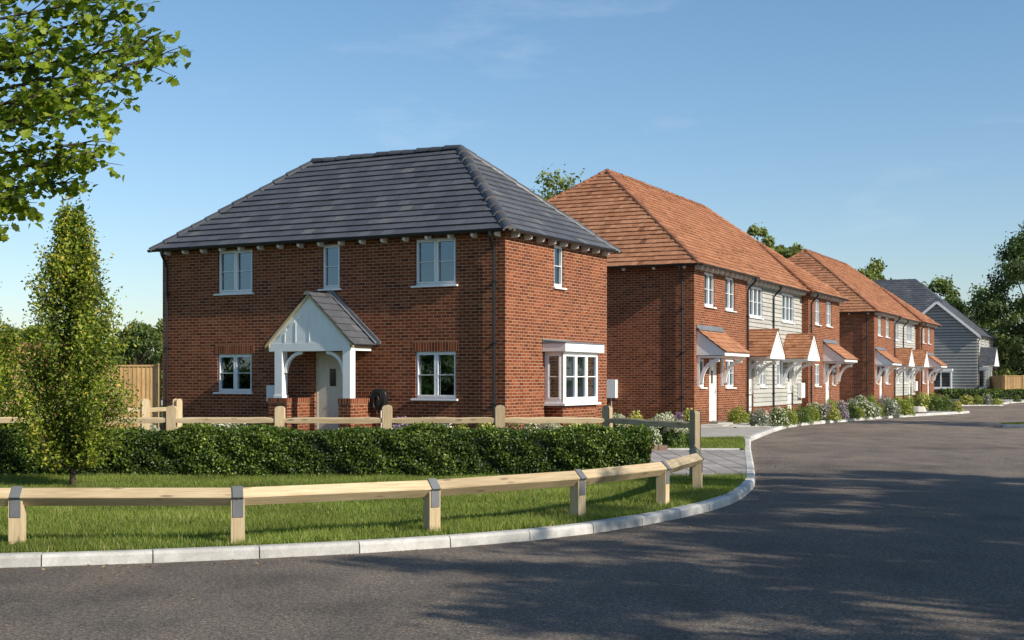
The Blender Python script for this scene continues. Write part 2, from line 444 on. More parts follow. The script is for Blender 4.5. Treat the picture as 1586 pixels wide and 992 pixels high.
def cladding(mb, fr, u0, u1, z0, z1, holes=(), gauge=.165, proud=.03, gap=.02):
    z = z0; rows = []
    while z < z1-1e-6:
        rows.append((z, min(z+gauge, z1))); z += gauge
    us = sorted({u0, u1, *[h[0] for h in holes], *[h[1] for h in holes]})
    for (ra, rb) in rows:
        rr = random.uniform(.1, 1)
        zs = sorted({ra, ra+gap, rb, *[z for h in holes for z in h[2:4] if ra < z < rb]})
        for a, b in zip(us, us[1:]):
            for c, e in zip(zs, zs[1:]):
                if any(h[0] < (a+b)/2 < h[1] and h[2] < (c+e)/2 < h[3] for h in holes): continue
                oc = proud*(1-(c-ra)/gauge)+.006; oe = proud*(1-(e-ra)/gauge)+.006
                if e <= ra+gap+1e-6:
                    mb.face([fr.pt(a,.004,c), fr.pt(b,.004,c), fr.pt(b,.004,e), fr.pt(a,.004,e)], None, 0.); continue  # strip in the painted shadow tone
                mb.face([fr.pt(a,oc,c), fr.pt(b,oc,c), fr.pt(b,oe,e), fr.pt(a,oe,e)], [(a,c),(b,c),(b,e),(a,e)], rr)
                mb.face([fr.pt(a,0,c), fr.pt(b,0,c), fr.pt(b,oc,c), fr.pt(a,oc,c)], None, rr)
                for uu in (a, b):
                    mb.face([fr.pt(uu,0,c), fr.pt(uu,oc,c), fr.pt(uu,oe,e), fr.pt(uu,0,e)], None, rr)

def window(root, fr, u0, u1, z0, z1, lights=2, rec=.06, curtain=0, sill=True, bars=True, fw=.042):
    """white casement window in an opening; > pane, sill, curtain"""
    f = MB(); d0, d1 = -rec-.06, -rec+.012
    g = .004
    f.box(fr, u0+g, u0+fw, d0, d1, z0, z1-g); f.box(fr, u1-fw, u1-g, d0, d1, z0, z1-g)
    f.box(fr, u0+fw, u1-fw, d0, d1, z1-fw-.01, z1-g); f.box(fr, u0+fw, u1-fw, d0, d1, z0, z0+fw+.02)
    W = (u1-u0-2*fw)
    lw = W/lights
    for i in range(lights):
        a, b = u0+fw+i*lw, u0+fw+(i+1)*lw
        if i: f.box(fr, a-.028, a+.028, d0, d1+.002, z0+fw, z1-fw)
        # casement sash proud of the frame
        s = .024; q0, q1 = d1+.003, d1+.02
        a2, b2 = a+(.029 if i else .0), b-(.029 if i < lights-1 else .0)
        zz0, zz1 = z0+fw+.02, z1-fw-.01
        f.box(fr, a2-.004, a2+s, d0+.02, q1, zz0-.004, zz1+.004); f.box(fr, b2-s, b2+.004, d0+.02, q1, zz0-.004, zz1+.004)
        f.box(fr, a2+s, b2-s, d0+.02, q1, zz1-s, zz1+.004); f.box(fr, a2+s, b2-s, d0+.02, q1, zz0-.004, zz0+s)
        if bars:
            zm = (zz0+zz1)/2
            f.box(fr, a2+s, b2-s, d0+.025, q1-.004, zm-.008, zm+.008)
    w = f.build('window', M['upvc'], root)
    p = MB(); P = fr.pt
    for i in range(lights):
        a, b = u0+fw+i*lw+.003, u0+fw+(i+1)*lw-.003
        t = random.uniform(-.004, .004)
        p.face([P(a,d0+.03,z0+fw), P(b,d0+.03+t,z0+fw), P(b,d0+.03+t*.5,z1-fw), P(a,d0+.03,z1-fw)])
    p.build('pane', M['glass'], w)
    if sill:
        s = MB(); s.box(fr, u0-.09, u1+.06, -rec, .07, z0-.045, z0-.002)
        s.build('sill', M['upvc'], w, bevel=.004)
    if curtain:
        c = MB(); dc = d0-.12
        spans = {1: [(0, 1)], 2: [(0, .3), (.72, 1)], 3: [(0, .45), (.5, 1)]}[curtain]
        for (x0, x1) in spans:
            n = max(4, int((x1-x0)*(u1-u0)/.035))
            for k in range(n):
                ua = u0+(u1-u0)*(x0+(x1-x0)*k/n); ub = u0+(u1-u0)*(x0+(x1-x0)*(k+1)/n)
                oa = dc+.02*math.sin(k*1.9+u0*7); ob = dc+.02*math.sin((k+1)*1.9+u0*7)
                c.face([P(ua,oa,z0), P(ub,ob,z0), P(ub,ob,z1), P(ua,oa,z1)], [(ua,z0),(ub,z0),(ub,z1),(ua,z1)])
        c.build('curtain', M['curtain'], w)
    return w

def clip_poly(poly, a, b, c):
    """keep a*x+b*y >= c"""
    out = []
    for i in range(len(poly)):
        p, q = poly[i], poly[(i+1) % len(poly)]
        dp, dq = a*p[0]+b*p[1]-c, a*q[0]+b*q[1]-c
        if dp >= 0: out.append(p)
        if (dp >= 0) != (dq >= 0):
            t = dp/(dp-dq); out.append((p[0]+(q[0]-p[0])*t, p[1]+(q[1]-p[1])*t))
    return out

def tiles(mb, poly, e, gauge=.27, tw=.33, lift=.03, jit=.004, stagger=.5):
    """tile a convex planar roof face; e = unit direction along the eave"""
    P = [Vector(p) for p in poly]; e = Vector(e).normalized()
    n = (P[1]-P[0]).cross(P[2]-P[0]).normalized()
    if n.z < 0: n = -n
    s = n.cross(e).normalized()
    if s.z < 0: s = -s
    o = min(P, key=lambda p: p.dot(s))
    Q = [((p-o).dot(e), (p-o).dot(s)) for p in P]
    area = sum(Q[i][0]*Q[(i+1) % len(Q)][1]-Q[(i+1) % len(Q)][0]*Q[i][1] for i in range(len(Q)))
    if area < 0: Q = Q[::-1]
    amin, amax = min(q[0] for q in Q), max(q[0] for q in Q); bmax = max(q[1] for q in Q)
    mb.face([o+e*q[0]+s*q[1]-n*.012 for q in Q], None, .2)
    row = 0; b = 0.
    while b < bmax-.01:
        a = amin-tw*(stagger if row % 2 else 0)-tw*.13
        rowj = random.uniform(-.002, .002)
        while a < amax:
            # clip the roof polygon to the tile's rectangle
            c = Q
            for (x, y, k) in ((1, 0, a), (-1, 0, -(a+tw-.003)), (0, 1, b), (0, -1, -(b+gauge))):
                c = clip_poly(c, x, y, k)
                if len(c) < 3: break
            if len(c) >= 3:
                jl = lift+random.uniform(-jit, jit)+rowj; tilt = random.uniform(-jit, jit)*.6
                r = random.random()
                def P3(q): return o+e*q[0]+s*q[1]+n*(jl*(1-(q[1]-b)/gauge)+tilt*(q[0]-a)/tw+.002)
                mb.face([P3(q) for q in c], [(q[0], q[1]) for q in c], r)
                for i in range(len(c)):
                    p, q = c[i], c[(i+1) % len(c)]
                    if abs(p[1]-b) < 1e-5 and abs(q[1]-b) < 1e-5:
                        mb.face([P3(p), o+e*p[0]+s*p[1]-n*.004, o+e*q[0]+s*q[1]-n*.004, P3(q)], None, r*.2)
            a += tw
        b += gauge; row += 1

def ridge(mb, p0, p1, r=.12, seg=.42, up=.0):
    p0, p1 = Vector(p0), Vector(p1); L = (p1-p0).length; n = max(1, round(L/seg)); t = (p1-p0)/L
    side = t.cross(Vector((0, 0, 1))).normalized(); nrm = side.cross(t).normalized()
    for i in range(n):
        a = p0+t*(L*i/n-.02); b = p0+t*(L*(i+1)/n)
        rr = random.random(); j = random.uniform(-.008, .008)
        ra, rb = r*1.12, r*.94
        A = [a+side*(math.cos(k*math.pi/8)*ra)+nrm*(math.sin(k*math.pi/8)*ra*.85-.05+up+j) for k in range(9)]
        B = [b+side*(math.cos(k*math.pi/8)*rb)+nrm*(math.sin(k*math.pi/8)*rb*.85-.05+up+j) for k in range(9)]
        for k in range(8): mb.face([A[k], B[k], B[k+1], A[k+1]], None, rr)
        mb.face(A, None, 1.0)

def gutter(root, pts, r=.058):
    """black half-round gutter along local points"""
    g = MB()
    for a, b in zip(pts, pts[1:]):
        a, b = Vector(a), Vector(b); t = (b-a).normalized(); side = t.cross(Vector((0, 0, 1))).normalized()
        for rad, fl in ((r, 1), (r-.008, -1)):
            A = [a+side*(math.cos(math.pi+k*math.pi/8)*rad)+Vector((0, 0, math.sin(math.pi+k*math.pi/8)*rad)) for k in range(9)]
            B = [q+(b-a) for q in A]
            for k in range(8): g.face([A[k], B[k], B[k+1], A[k+1]])
        n = int((b-a).length/1.0)
        for i in range(n+1):
            c = a+(b-a)*(i/max(1, n)); A = []
            for s in (-.012, .012):
                A.append([c+t*s+side*(math.cos(math.pi+k*math.pi/8)*(r+.008))+Vector((0, 0, math.sin(math.pi+k*math.pi/8)*(r+.008))) for k in range(9)])
            for k in range(8): g.face([A[0][k], A[1][k], A[1][k+1], A[0][k+1]])
    return g.build('gutter', M['black'], root)

def downpipe(root, fr, u, ztop, reach=.40, zb=.1, r=.036, du=0.):
    d = MB(); P = fr.pt
    d.tube([P(u+du, reach, ztop), P(u+du, reach, ztop-.10), P(u+du*.5, reach*.55, ztop-.26), P(u, .075, ztop-.40), P(u, .07, ztop-.55), P(u, .07, zb+.12), P(u, .13, zb+.03)], r, 10)
    z = zb+.9
    while z < ztop-.5:
        d.box(fr, u-.05, u+.05, .0, .11, z-.02, z+.02); z += 1.4
    d.tube([P(u+du, reach, ztop+.02), P(u+du, reach, ztop-.08)], .05, 10)
    return d.build('downpipe', M['black'], root)

def rafter_feet(root, fr, u0, u1, n, z, reach=.30, w=.065, h=.125):
    proto = None
    for i in range(n):
        u = u0+(u1-u0)*i/max(1, n-1)
        if proto is None:
            m = MB()
            prof = [(0, z), (0, z-h), (reach-.07, z-h), (reach-.03, z-h*.86), (reach-.008, z-h*.6), (reach, z-h*.3), (reach, z)]
            m.prism(fr, prof, u-w/2, u+w/2)
            proto = m.build('rafter_foot', M['white_wood'], root); u_p = u
        else:
            c = proto.copy(); COL.objects.link(c); c.parent = root
            q0, q1 = fr.pt(u_p, 0, 0), fr.pt(u, 0, 0)
            c.location = (q1[0]-q0[0], q1[1]-q0[1], 0)

def soffit(mb, fr, u0, u1, depth, z):
    mb.box(fr, u0, u1, .002, depth, z+.002, z+.03)

def door(root, fr, u0, u1, z0, z1, rec=.09, glazed=(.36, .64, .62, .84), hand=1, mat='cream'):
    f = MB(); d1 = -rec+.03; d0 = -rec-.05
    f.box(fr, u0+.003, u0+.055, d0, d1, z0, z1-.003); f.box(fr, u1-.055, u1-.003, d0, d1, z0, z1-.003); f.box(fr, u0+.055, u1-.055, d0, d1, z1-.055, z1-.003)
    f.box(fr, u0+.055, u1-.055, d0, d1+.01, z0, z0+.03)
    # leaf with grooves and a glazed slot
    a, b, c, e = u0+.058, u1-.058, z0+.032, z1-.058
    w, h = b-a, e-c
    gx0, gx1, gz0, gz1 = a+w*glazed[0], a+w*glazed[1], c+h*glazed[2], c+h*glazed[3]
    dd = d1-.015
    n = 5
    xs = sorted({a, b, gx0, gx1, *[a+w*i/n for i in range(1, n)]})
    for x0, x1 in zip(xs, xs[1:]):
        for zz0, zz1 in ((c, gz0), (gz0, gz1), (gz1, e)):
            if gx0 <= (x0+x1)/2 <= gx1 and (zz0, zz1) == (gz0, gz1): continue
            f.box(fr, x0+.0015, x1-.0015, d0+.02, dd, zz0, zz1)
    f.box(fr, a, b, d0+.015, dd-.006, c, gz0); f.box(fr, a, b, d0+.015, dd-.006, gz1, e)
    for q in ((gx0-.02, gx0), (gx1, gx1+.02)): f.box(fr, *q, d0+.02, dd+.01, gz0-.02, gz1+.02)
    for q in ((gz0-.02, gz0), (gz1, gz1+.02)): f.box(fr, gx0, gx1, d0+.02, dd+.01, *q)
    o = f.build('door', M[mat], root)
    p = MB(); p.box(fr, gx0, gx1, d0+.02, dd-.012, gz0, gz1); p.build('pane', M['darkglass'], o)
    k = MB(); uu = b-.07 if hand > 0 else a+.07; P = fr.pt
    k.box(fr, uu-.018, uu+.018, dd, dd+.012, c+h*.42, c+h*.53)
    k.tube([P(uu, dd, c+h*.49), P(uu, dd+.05, c+h*.49), P(uu-hand*.12, dd+.055, c+h*.485)], .010, 8)
    k.build('handle', M['metal'], o)
    return o

# ================================================================== HOUSE WITH SLATE ROOF
S1 = Vector((-.15, 30, 0)); A1 = math.atan2(-.471, .882)
h1 = empty('brick_house', S1, A1, 'red brick house with dark grey hipped roof and white gabled porch', 'house')
ZB = .08
LX, DY = 10.25, 5.64
EZ = 4.96; SL = .836; OV = .22
frF = Fr((0, 0), (1, 0), (0, -1))      # front: u = local x (negative), o towards the street
frS = Fr((0, 0), (0, 1), (1, 0))       # lit side: u = local y
fh = [(-8.38,-7.26,3.76,4.86), (-5.10,-4.57,3.78,4.86), (-2.41,-1.30,3.77,4.86), (-8.40,-7.28,1.24,2.21), (-2.41,-1.30,1.12,2.22), (-5.33,-4.31,.2,2.24)]
w = MB()
wall(w, (-LX, 0), (0, 0), ZB-.1, EZ+.05, [(a+LX, b+LX, c, d) for a, b, c, d in fh], .1, -LX)
wall(w, (0, 0), (0, DY), ZB-.1, EZ+.05, [(2.50, 3.02, 3.82, 4.86), (2.10, 3.84, 1.0, 2.2)], .1)
wall(w, (0, DY), (-LX, DY), ZB-.1, EZ+.05)
wall(w, (-LX, DY), (-LX, 0), ZB-.1, EZ+.05)
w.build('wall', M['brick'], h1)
def lintel(root, fr, u0, u1, z0, z1):
    l = MB(); P = fr.pt; t = .006
    l.face([P(u0,t,z0), P(u1,t,z0), P(u1,t,z1), P(u0,t,z1)], [(0,u0),(0,u1),(z1-z0-.002,u1),(z1-z0-.002,u0)])
    l.face([P(u0,0,z0), P(u1,0,z0), P(u1,t,z0), P(u0,t,z0)])
    l.face([P(u0,0,z0), P(u0,t,z0), P(u0,t,z1), P(u0,0,z1)]); l.face([P(u1,0,z0), P(u1,t,z0), P(u1,t,z1), P(u1,0,z1)])
    l.face([P(u0,0,z1), P(u1,0,z1), P(u1,t,z1), P(u0,t,z1)])
    l.build('lintel', M['soldier'], root)
lintel(h1, frF, -8.47, -7.21, 2.215, 2.445); lintel(h1, frF, -2.48, -1.23, 2.225, 2.455)
for i, (a, b, c, d) in enumerate(fh[:5]):
    window(h1, frF, a, b, c, d, 1 if b-a < .7 else 2, curtain=0)
window(h1, frS, 2.50, 3.02, 3.82, 4.86, 1, curtain=2)
c = MB(); c.face([(-LX+.01, .01, EZ-.03), (-.01, .01, EZ-.03), (-.01, DY-.01, EZ-.03), (-LX+.01, DY-.01, EZ-.03)]); c.build('ceiling', M['dark'], h1)  # near-black ceiling and floor, room darkness put into the colour
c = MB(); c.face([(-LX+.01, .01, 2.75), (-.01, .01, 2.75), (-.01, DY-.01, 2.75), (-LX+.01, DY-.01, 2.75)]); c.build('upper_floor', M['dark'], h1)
c = MB(); c.face([(-LX+.01, 2.4, .1), (-.01, 2.4, .1), (-.01, 2.4, 4.9), (-LX+.01, 2.4, 4.9)]); c.build('inner_wall', m_paint('dimmed_plaster', (.16, .14, .12), .8, .1), h1)  # off-white plaster toned down, dimness of the room put into its colour
door(h1, frF, -5.33, -4.31, .2, 2.24, glazed=(.38, .60, .60, .82), hand=1)
st = MB(); st.box(frF, -5.5, -4.1, .0, .9, ZB-.05, .19); st.build('doorstep', M['flag'], h1)
# roof
X0, X1, Y0, Y1 = -LX-OV, OV, -OV, DY+OV
hd = (Y1-Y0)/2; RZ = EZ+SL*hd; ym = (Y0+Y1)/2
pA, pB, pC, pD = (X0, Y0, EZ), (X1, Y0, EZ), (X1, Y1, EZ), (X0, Y1, EZ)
rA, rB = (X0+hd, ym, RZ), (X1-hd, ym, RZ)
rf = MB()
tiles(rf, [pA, pB, rB, rA], (1, 0, 0), .26, .33, .034)
tiles(rf, [pB, pC, rB], (0, 1, 0), .26, .33, .034)
tiles(rf, [pC, pD, rA, rB], (1, 0, 0), .26, .33, .034)
tiles(rf, [pD, pA, rA], (0, 1, 0), .26, .33, .034)
roof = rf.build('roof', M['slate'], h1)
rd = MB()
for a, b in ((rA, rB), (pA, rA), (pB, rB), (pC, rB), (pD, rA)): ridge(rd, a, b, .135, .42)
rd.build('ridge_tiles', M['slate_ridge'], roof)
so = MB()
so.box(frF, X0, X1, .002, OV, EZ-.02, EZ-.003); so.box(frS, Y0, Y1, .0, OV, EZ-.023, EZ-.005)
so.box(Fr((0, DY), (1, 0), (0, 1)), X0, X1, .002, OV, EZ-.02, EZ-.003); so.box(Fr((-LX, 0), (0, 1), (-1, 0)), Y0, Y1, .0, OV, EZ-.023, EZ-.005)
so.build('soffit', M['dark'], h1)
gutter(h1, [(X0-.02, Y0-.03, EZ-.005), (X1+.03, Y0-.03, EZ-.005), (X1+.03, Y1+.05, EZ-.005)])
rafter_feet(h1, frF, -10.0, -.15, 17, EZ-.02, .21)
rafter_feet(h1, frS, .3, 5.35, 9, EZ-.02, .21)
downpipe(h1, frF, -10.05, EZ-.05, .25); downpipe(h1, frF, -.26, EZ-.05, .25)
# bay window on the side
bay = MB(); P = frS.pt; bo = .5; ba, bb = 1.98, 3.96; bz0, bz1 = 1.0, 2.23
bw = MB()
frB = Fr((bo, 0), (0, 1), (1, 0)); frBn = Fr((0, ba), (1, 0), (0, -1)); frBf = Fr((0, bb), (1, 0), (0, 1))
bk = MB()
wall(bk, (0, ba+.03), (bo-.03, ba+.03), 0, bz0-.06); wall(bk, (bo-.03, ba+.03), (bo-.03, bb-.03), 0, bz0-.06); wall(bk, (bo-.03, bb-.03), (0, bb-.03), 0, bz0-.06)
bayo = bk.build('bay_wall', M['brick'], h1)
b2 = MB()
for fr, a, b, n in ((frB, ba, bb, 3), (frBn, 0, bo-.002, 1), (frBf, 0, bo-.002, 1)):
    c0, c1 = (.09, .09) if n == 3 else (.08, .085)
    b2.box(fr, a+.001, a+c0, -.06, -.001, bz0, bz1); b2.box(fr, b-c1, b-.001, -.06, -.001, bz0, bz1)
    b2.box(fr, a+c0, b-c1, -.06, -.003, bz1-.07, bz1); b2.box(fr, a+c0, b-c1, -.06, -.003, bz0, bz0+.10)
    lw = (b-a-c0-c1)/n
    for i in range(n):
        x0, x1 = a+c0+i*lw, a+c0+(i+1)*lw
        if i: b2.box(fr, x0-.03, x0+.03, -.06, -.002, bz0+.1, bz1-.07)
        q0, q1 = x0+(.03 if i else 0), x1-(.03 if i < n-1 else 0)
        for s0, s1, t0, t1 in ((q0, q0+.035, bz0+.1, bz1-.07), (q1-.035, q1, bz0+.1, bz1-.07), (q0+.035, q1-.035, bz1-.105, bz1-.07), (q0+.035, q1-.035, bz0+.1, bz0+.14)):
            b2.box(fr, s0, s1, -.045, .012, t0, t1)
        zm = (bz0+bz1)/2+.02; b2.box(fr, q0+.035, q1-.035, -.04, .004, zm-.011, zm+.011)
bwin = b2.build('bay_window', M['upvc'], h1)
pn = MB()
for fr, a, b in ((frB, ba+.08, bb-.08), (frBn, .06, bo-.06), (frBf, .06, bo-.06)):
    pn.face([fr.pt(a,-.03,bz0+.1), fr.pt(b,-.03,bz0+.1), fr.pt(b,-.03,bz1-.07), fr.pt(a,-.03,bz1-.07)])
pn.build('pane', M['glass'], bwin)
cu = MB()
for (a, b) in ((ba+.12, ba+.5), (bb-.55, bb-.12), (ba+.8, ba+1.15)):
    n = 12
    for k in range(n):
        ua, ub = a+(b-a)*k/n, a+(b-a)*(k+1)/n; oa, ob = .2+.02*math.sin(k*2.), .2+.02*math.sin((k+1)*2.)
        cu.face([(oa, ua, bz0), (ob, ub, bz0), (ob, ub, bz1), (oa, ua, bz1)], [(ua,0),(ub,0),(ub,1),(ua,1)])
cu.build('curtain', M['curtain'], bwin)
bs = MB(); bs.box(frB, ba-.06, bb+.06, -.04, .07, bz0-.06, bz0-.003); bs.box(frBn, 0.002, bo-.04, -.02, .058, bz0-.062, bz0-.005)
bs.build('sill', M['upvc'], bwin, bevel=.004)
bf = MB(); bf.box(frB, ba-.13, bb+.13, -bo+.002, .12, bz1+.003, bz1+.20); bf.build('fascia', M['upvc'], bwin, bevel=.006)
br = MB(); br.box(frB, ba-.15, bb+.15, -bo+.003, .14, bz1+.203, bz1+.222)
br.gprism(Fr((0, 0), (0, 1), (1, 0)), [(ba-.15, bz1+.22), (bb-.6, bz1+.22), (bb-.6, bz1+.31), (ba-.15, bz1+.31)], .003, .03)
br.prism(Fr((0, 0), (0, 1), (1, 0)), [(.003, bz1+.222), (bo+.12, bz1+.222), (.05, bz1+.285), (.003, bz1+.285)], ba-.14, bb+.14)
br.build('flashing', M['lead'], bwin)
# porch
pp = .90
frP = Fr((0, -pp), (1, 0), (0, -1))
def pier(u0, u1):
    pr = MB()
    wall(pr, (u0, 0), (u0, -pp), 0, 1.05); wall(pr, (u0, -pp), (u1, -pp), 0, 1.05, uoff=u0); wall(pr, (u1, -pp), (u1, 0), 0, 1.05)
    return pr.build('porch_pier', M['brick'], h1)
porch = MB()
c1 = pier(-6.04, -5.48); c2 = pier(-3.97, -3.62)
for (u0, u1), piers in (((-6.04, -5.48), c1), ((-3.97, -3.62), c2)):
    c = MB(); z0, z1 = 1.0, 1.12; t = .012
    P = frF.pt
    c.face([P(u0-t,pp+t,z0), P(u1+t,pp+t,z0), P(u1+t,pp+t,z1), P(u0-t,pp+t,z1)], [(0,u0),(0,u1),(.12,u1),(.12,u0)])
    c.face([P(u1+t,pp+t,z0), P(u1+t,0,z0), P(u1+t,0,z1), P(u1+t,pp+t,z1)], [(0,0),(0,pp),(.12,pp),(.12,0)])
    c.face([P(u0-t,0,z0), P(u0-t,pp+t,z0), P(u0-t,pp+t,z1), P(u0-t,0,z1)], [(0,0),(0,pp),(.12,pp),(.12,0)])
    c.face([P(u0-t,0,z1), P(u0-t,pp+t,z1), P(u1+t,pp+t,z1), P(u1+t,0,z1)], [(0,0),(pp,0),(pp,u1-u0),(0,u1-u0)])
    c.face([P(u0-t,0,z0), P(u0-t,pp+t,z0), P(u1+t,pp+t,z0), P(u1+t,0,z0)])
    c.build('coping', M['soldier'], piers)
for (u0, u1) in ((-5.86, -5.63), (-3.86, -3.64)):
    c = MB(); c.box(frF, u0, u1, pp-.22, pp-.01, 1.123, 2.24)
    c.box(frF, u0-.02, u1+.02, pp-.24, pp+.008, 1.121, 1.19) if u0 < -5 else None
    c.build('post', M['white_wood'], h1, bevel=.006)
pe, pa_, pc = 2.42, 3.60, -4.83
hw = 1.24
c = MB(); c.box(frF, pc-hw+.04, pc+hw-.04, pp-.18, pp-.012, 2.243, 2.43)
c.box(frF, pc-hw+.06, pc-hw+.2, .01, pp-.18, 2.25, 2.42); c.box(frF, pc+hw-.2, pc+hw-.06, .01, pp-.18, 2.25, 2.42)
c.build('beam', M['white_wood'], h1)
# gable infill boards with raised framing
c = MB()
c.gprism(frF, [(pc-hw+.03, 2.431), (pc+hw-.03, 2.431), (pc, pa_-.02)], pp-.10, pp-.02)
gab = c.build('gable', M['white_wood'], h1)
t0, t1 = pp-.019, pp-.006
for sg in (-1, 1):
    for q0, q1 in ((.16, .34), (.44, .58), (.68, .84)):
        x0 = pc+sg*(hw-.22)*(1-q0); x1 = pc+sg*(hw-.22)*(1-q1)
        za, zb = 2.49+(pa_-2.80)*q0, 2.49+(pa_-2.80)*q1
        c = MB(); c.gprism(frF, [(x0, za-.02), (x0, za+.035), (x1, zb+.035), (x1, zb-.02)], t0, t1); c.build('batten', M['white_wood'], gab)
for q in (-.72, -.40, .0, .40, .72):
    zt = 2.44+(1-abs(q)/1.2)*1.0
    c = MB(); c.box(frF, pc+q-.01, pc+q+.01, t0, t1-.004, 2.46, min(zt, 3.38)-.16); c.build('batten', M['white_wood'], gab)
c = MB(); sl = (pa_-2.36)/(hw+.05)
for s in (-1, 1):
    c.gprism(frF, [(pc, pa_+.02), (pc, pa_-.06), (pc+s*(hw+.05), 2.33), (pc+s*(hw+.05), 2.40)], pp-.02, pp+.035)
c.box(frF, pc+hw-.06, pc+hw-.02, .01, pp, 2.33, 2.42); c.box(frF, pc-hw+.02, pc-hw+.06, .01, pp, 2.33, 2.42)
c.build('bargeboard', M['barge'], h1)
c = MB()
ax, ex0, ex1 = (pc), pc-hw-.08, pc+hw+.08
zr, ze = pa_+.03, 2.385
tiles(c, [(ex1, -pp-.05, ze), (ex1, 0, ze), (ax, 0, zr), (ax, -pp-.05, zr)], (0, 1, 0), .24, .33, .022)
tiles(c, [(ex0, -pp-.05, ze), (ex0, 0, ze), (ax, 0, zr), (ax, -pp-.05, zr)], (0, 1, 0), .24, .33, .022)
prf = c.build('porch_roof', M['slate'], h1)
c = MB(); ridge(c, (ax, -pp-.06, zr), (ax, 0, zr), .09, .3); c.build('ridge_tiles', M['slate_ridge'], prf)
c = MB()
for s in (-1, 1):
    c.gprism(frF, [(ax, zr+.16), (ax, zr-.02), (ax+s*(hw+.13), ze+.0), (ax+s*(hw+.22), ze+.03), (ax+s*(hw+.20), ze+.10)], .002, .03)
    c.prism(Fr((ax, 0), (0, -1), (s, 0)), [(0, zr+.06), (hw+.1, ze+.07), (hw+.1, ze+.045), (0, zr+.035)], .0, .09)
c.build('flashing', M['lead'], prf)
def brace(root, fr, o, z, u0, s, size=.5, w=.07, name='brace', mat='white_wood', zdir=-1, thick=.075):
    """curved knee brace in the wall's own plane, from a post at u0 towards s*u"""
    c = MB(); n = 8; inner, outer = [], []
    for k in range(n+1):
        a = math.pi/2*k/n
        x = size*(1-math.cos(a)); y = size*math.sin(a)
        outer.append((u0+s*(x), z-size+y)); 
        x2 = size-(size-thick)*math.cos(a) ; y2 = (size-thick)*math.sin(a)
        inner.append((u0+s*x2, z-size+y2))
    for k in range(n):
        c.gprism(fr, [outer[k], outer[k+1], inner[k+1], inner[k]], o, o+w)
    c.build(name, M[mat], root)
brace(h1, frF, pp-.15, 2.245, -5.63, 1, .52); brace(h1, frF, pp-.15, 2.245, -3.86, -1, .52)
# meter box beside the left pier
c = MB(); c.box(frF, -6.66, -6.20, .0, .2, 1.02, 1.42); c.build('meter_box', M['upvc'], h1, bevel=.006)

# ================================================================== wall charger (hangs on the wall)
def local(root_loc, ang, x, y, z=0):
    return (root_loc[0]+x*math.cos(ang)-y*math.sin(ang), root_loc[1]+x*math.sin(ang)+y*math.cos(ang), z)
ch = empty('wall_charger', local(S1, A1, -3.38, -.002, 1.08), A1, 'black rounded car charger on the brick wall beside the porch', 'car charger')
c = MB(); prof = []
for k in range(28):
    a = 2*math.pi*k/28; ca, sa = math.cos(a), math.sin(a)
    prof.append((.165*math.copysign(abs(ca)**.6, ca)*(1-.10*(sa < 0)*abs(sa)), .235*math.copysign(abs(sa)**.6, sa)))
c.gprism(frF, prof, 0.0, .13)
c.build('body', M['black'], ch, bevel=.03)
c = MB(); c.gprism(frF, [(x*.62, z*.70+.02) for x, z in prof], .131, .15); c.build('face_plate', M['darkglass'], ch)
c = MB()
for k in range(4):
    rr = .09+.014*k
    c.tube([frF.pt(rr*.62*math.cos(t), .165+.012*k, rr*1.25*math.sin(t)-.05) for t in [2*math.pi*i/22 for i in range(23)]], .011, 6, False)
c.tube([frF.pt(-.02, .15, -.2), frF.pt(0, .16, -.36), frF.pt(.03, .10, -.5), frF.pt(.03, .03, -.62)], .011, 6)
c.build('cable', M['black'], ch, smooth=True)
c = MB(); c.tube([frF.pt(.03, .03, -.24), frF.pt(.03, .03, -1.0)], .014, 8); c.build('conduit', M['upvc'], ch)

# ================================================================== TERRACES
S2 = Vector((5.78, 42, 0)); A2 = math.atan2(.8975, .441)
def canopy_lean(root, fr, u0, u1, z0=2.31, z1=3.17, p=.95, zf=2.47):
    """lean-to door canopy: cheeks, fascia, tiles, flashing"""
    c = MB()
    for a, b in ((u0+.02, u0+.06), (u1-.06, u1-.02)):
        c.prism(fr, [(.003, z0+.02), (p-.03, z0+.02), (p-.03, zf-.03), (.003, z1-.03)], a, b)
    c.box(fr, u0, u1, p-.03, p, z0, zf-.02)
    c.box(fr, u0+.06, u1-.06, .003, p-.03, z0+.06, z0+.08)
    cn = c.build('canopy', M['white'], root)
    c = MB(); P = fr.pt
    d = (P(1,0,0)[0]-P(0,0,0)[0], P(1,0,0)[1]-P(0,0,0)[1], 0)
    tiles(c, [P(u0-.03,p+.05,zf-.04), P(u1+.03,p+.05,zf-.04), P(u1+.03,.01,z1), P(u0-.03,.01,z1)], d, .25, .2, .022)
    c.build('roof', M['clay'], cn)
    c = MB(); c.box(fr, u0-.02, u1+.02, .003, .03, z1-.02, z1+.14); c.prism(fr, [(.03, z1+.05), (.12, z1-.01), (.12, z1-.03), (.03, z1+.03)], u0-.02, u1+.02)
    c.build('flashing', M['lead'], cn)
    return cn
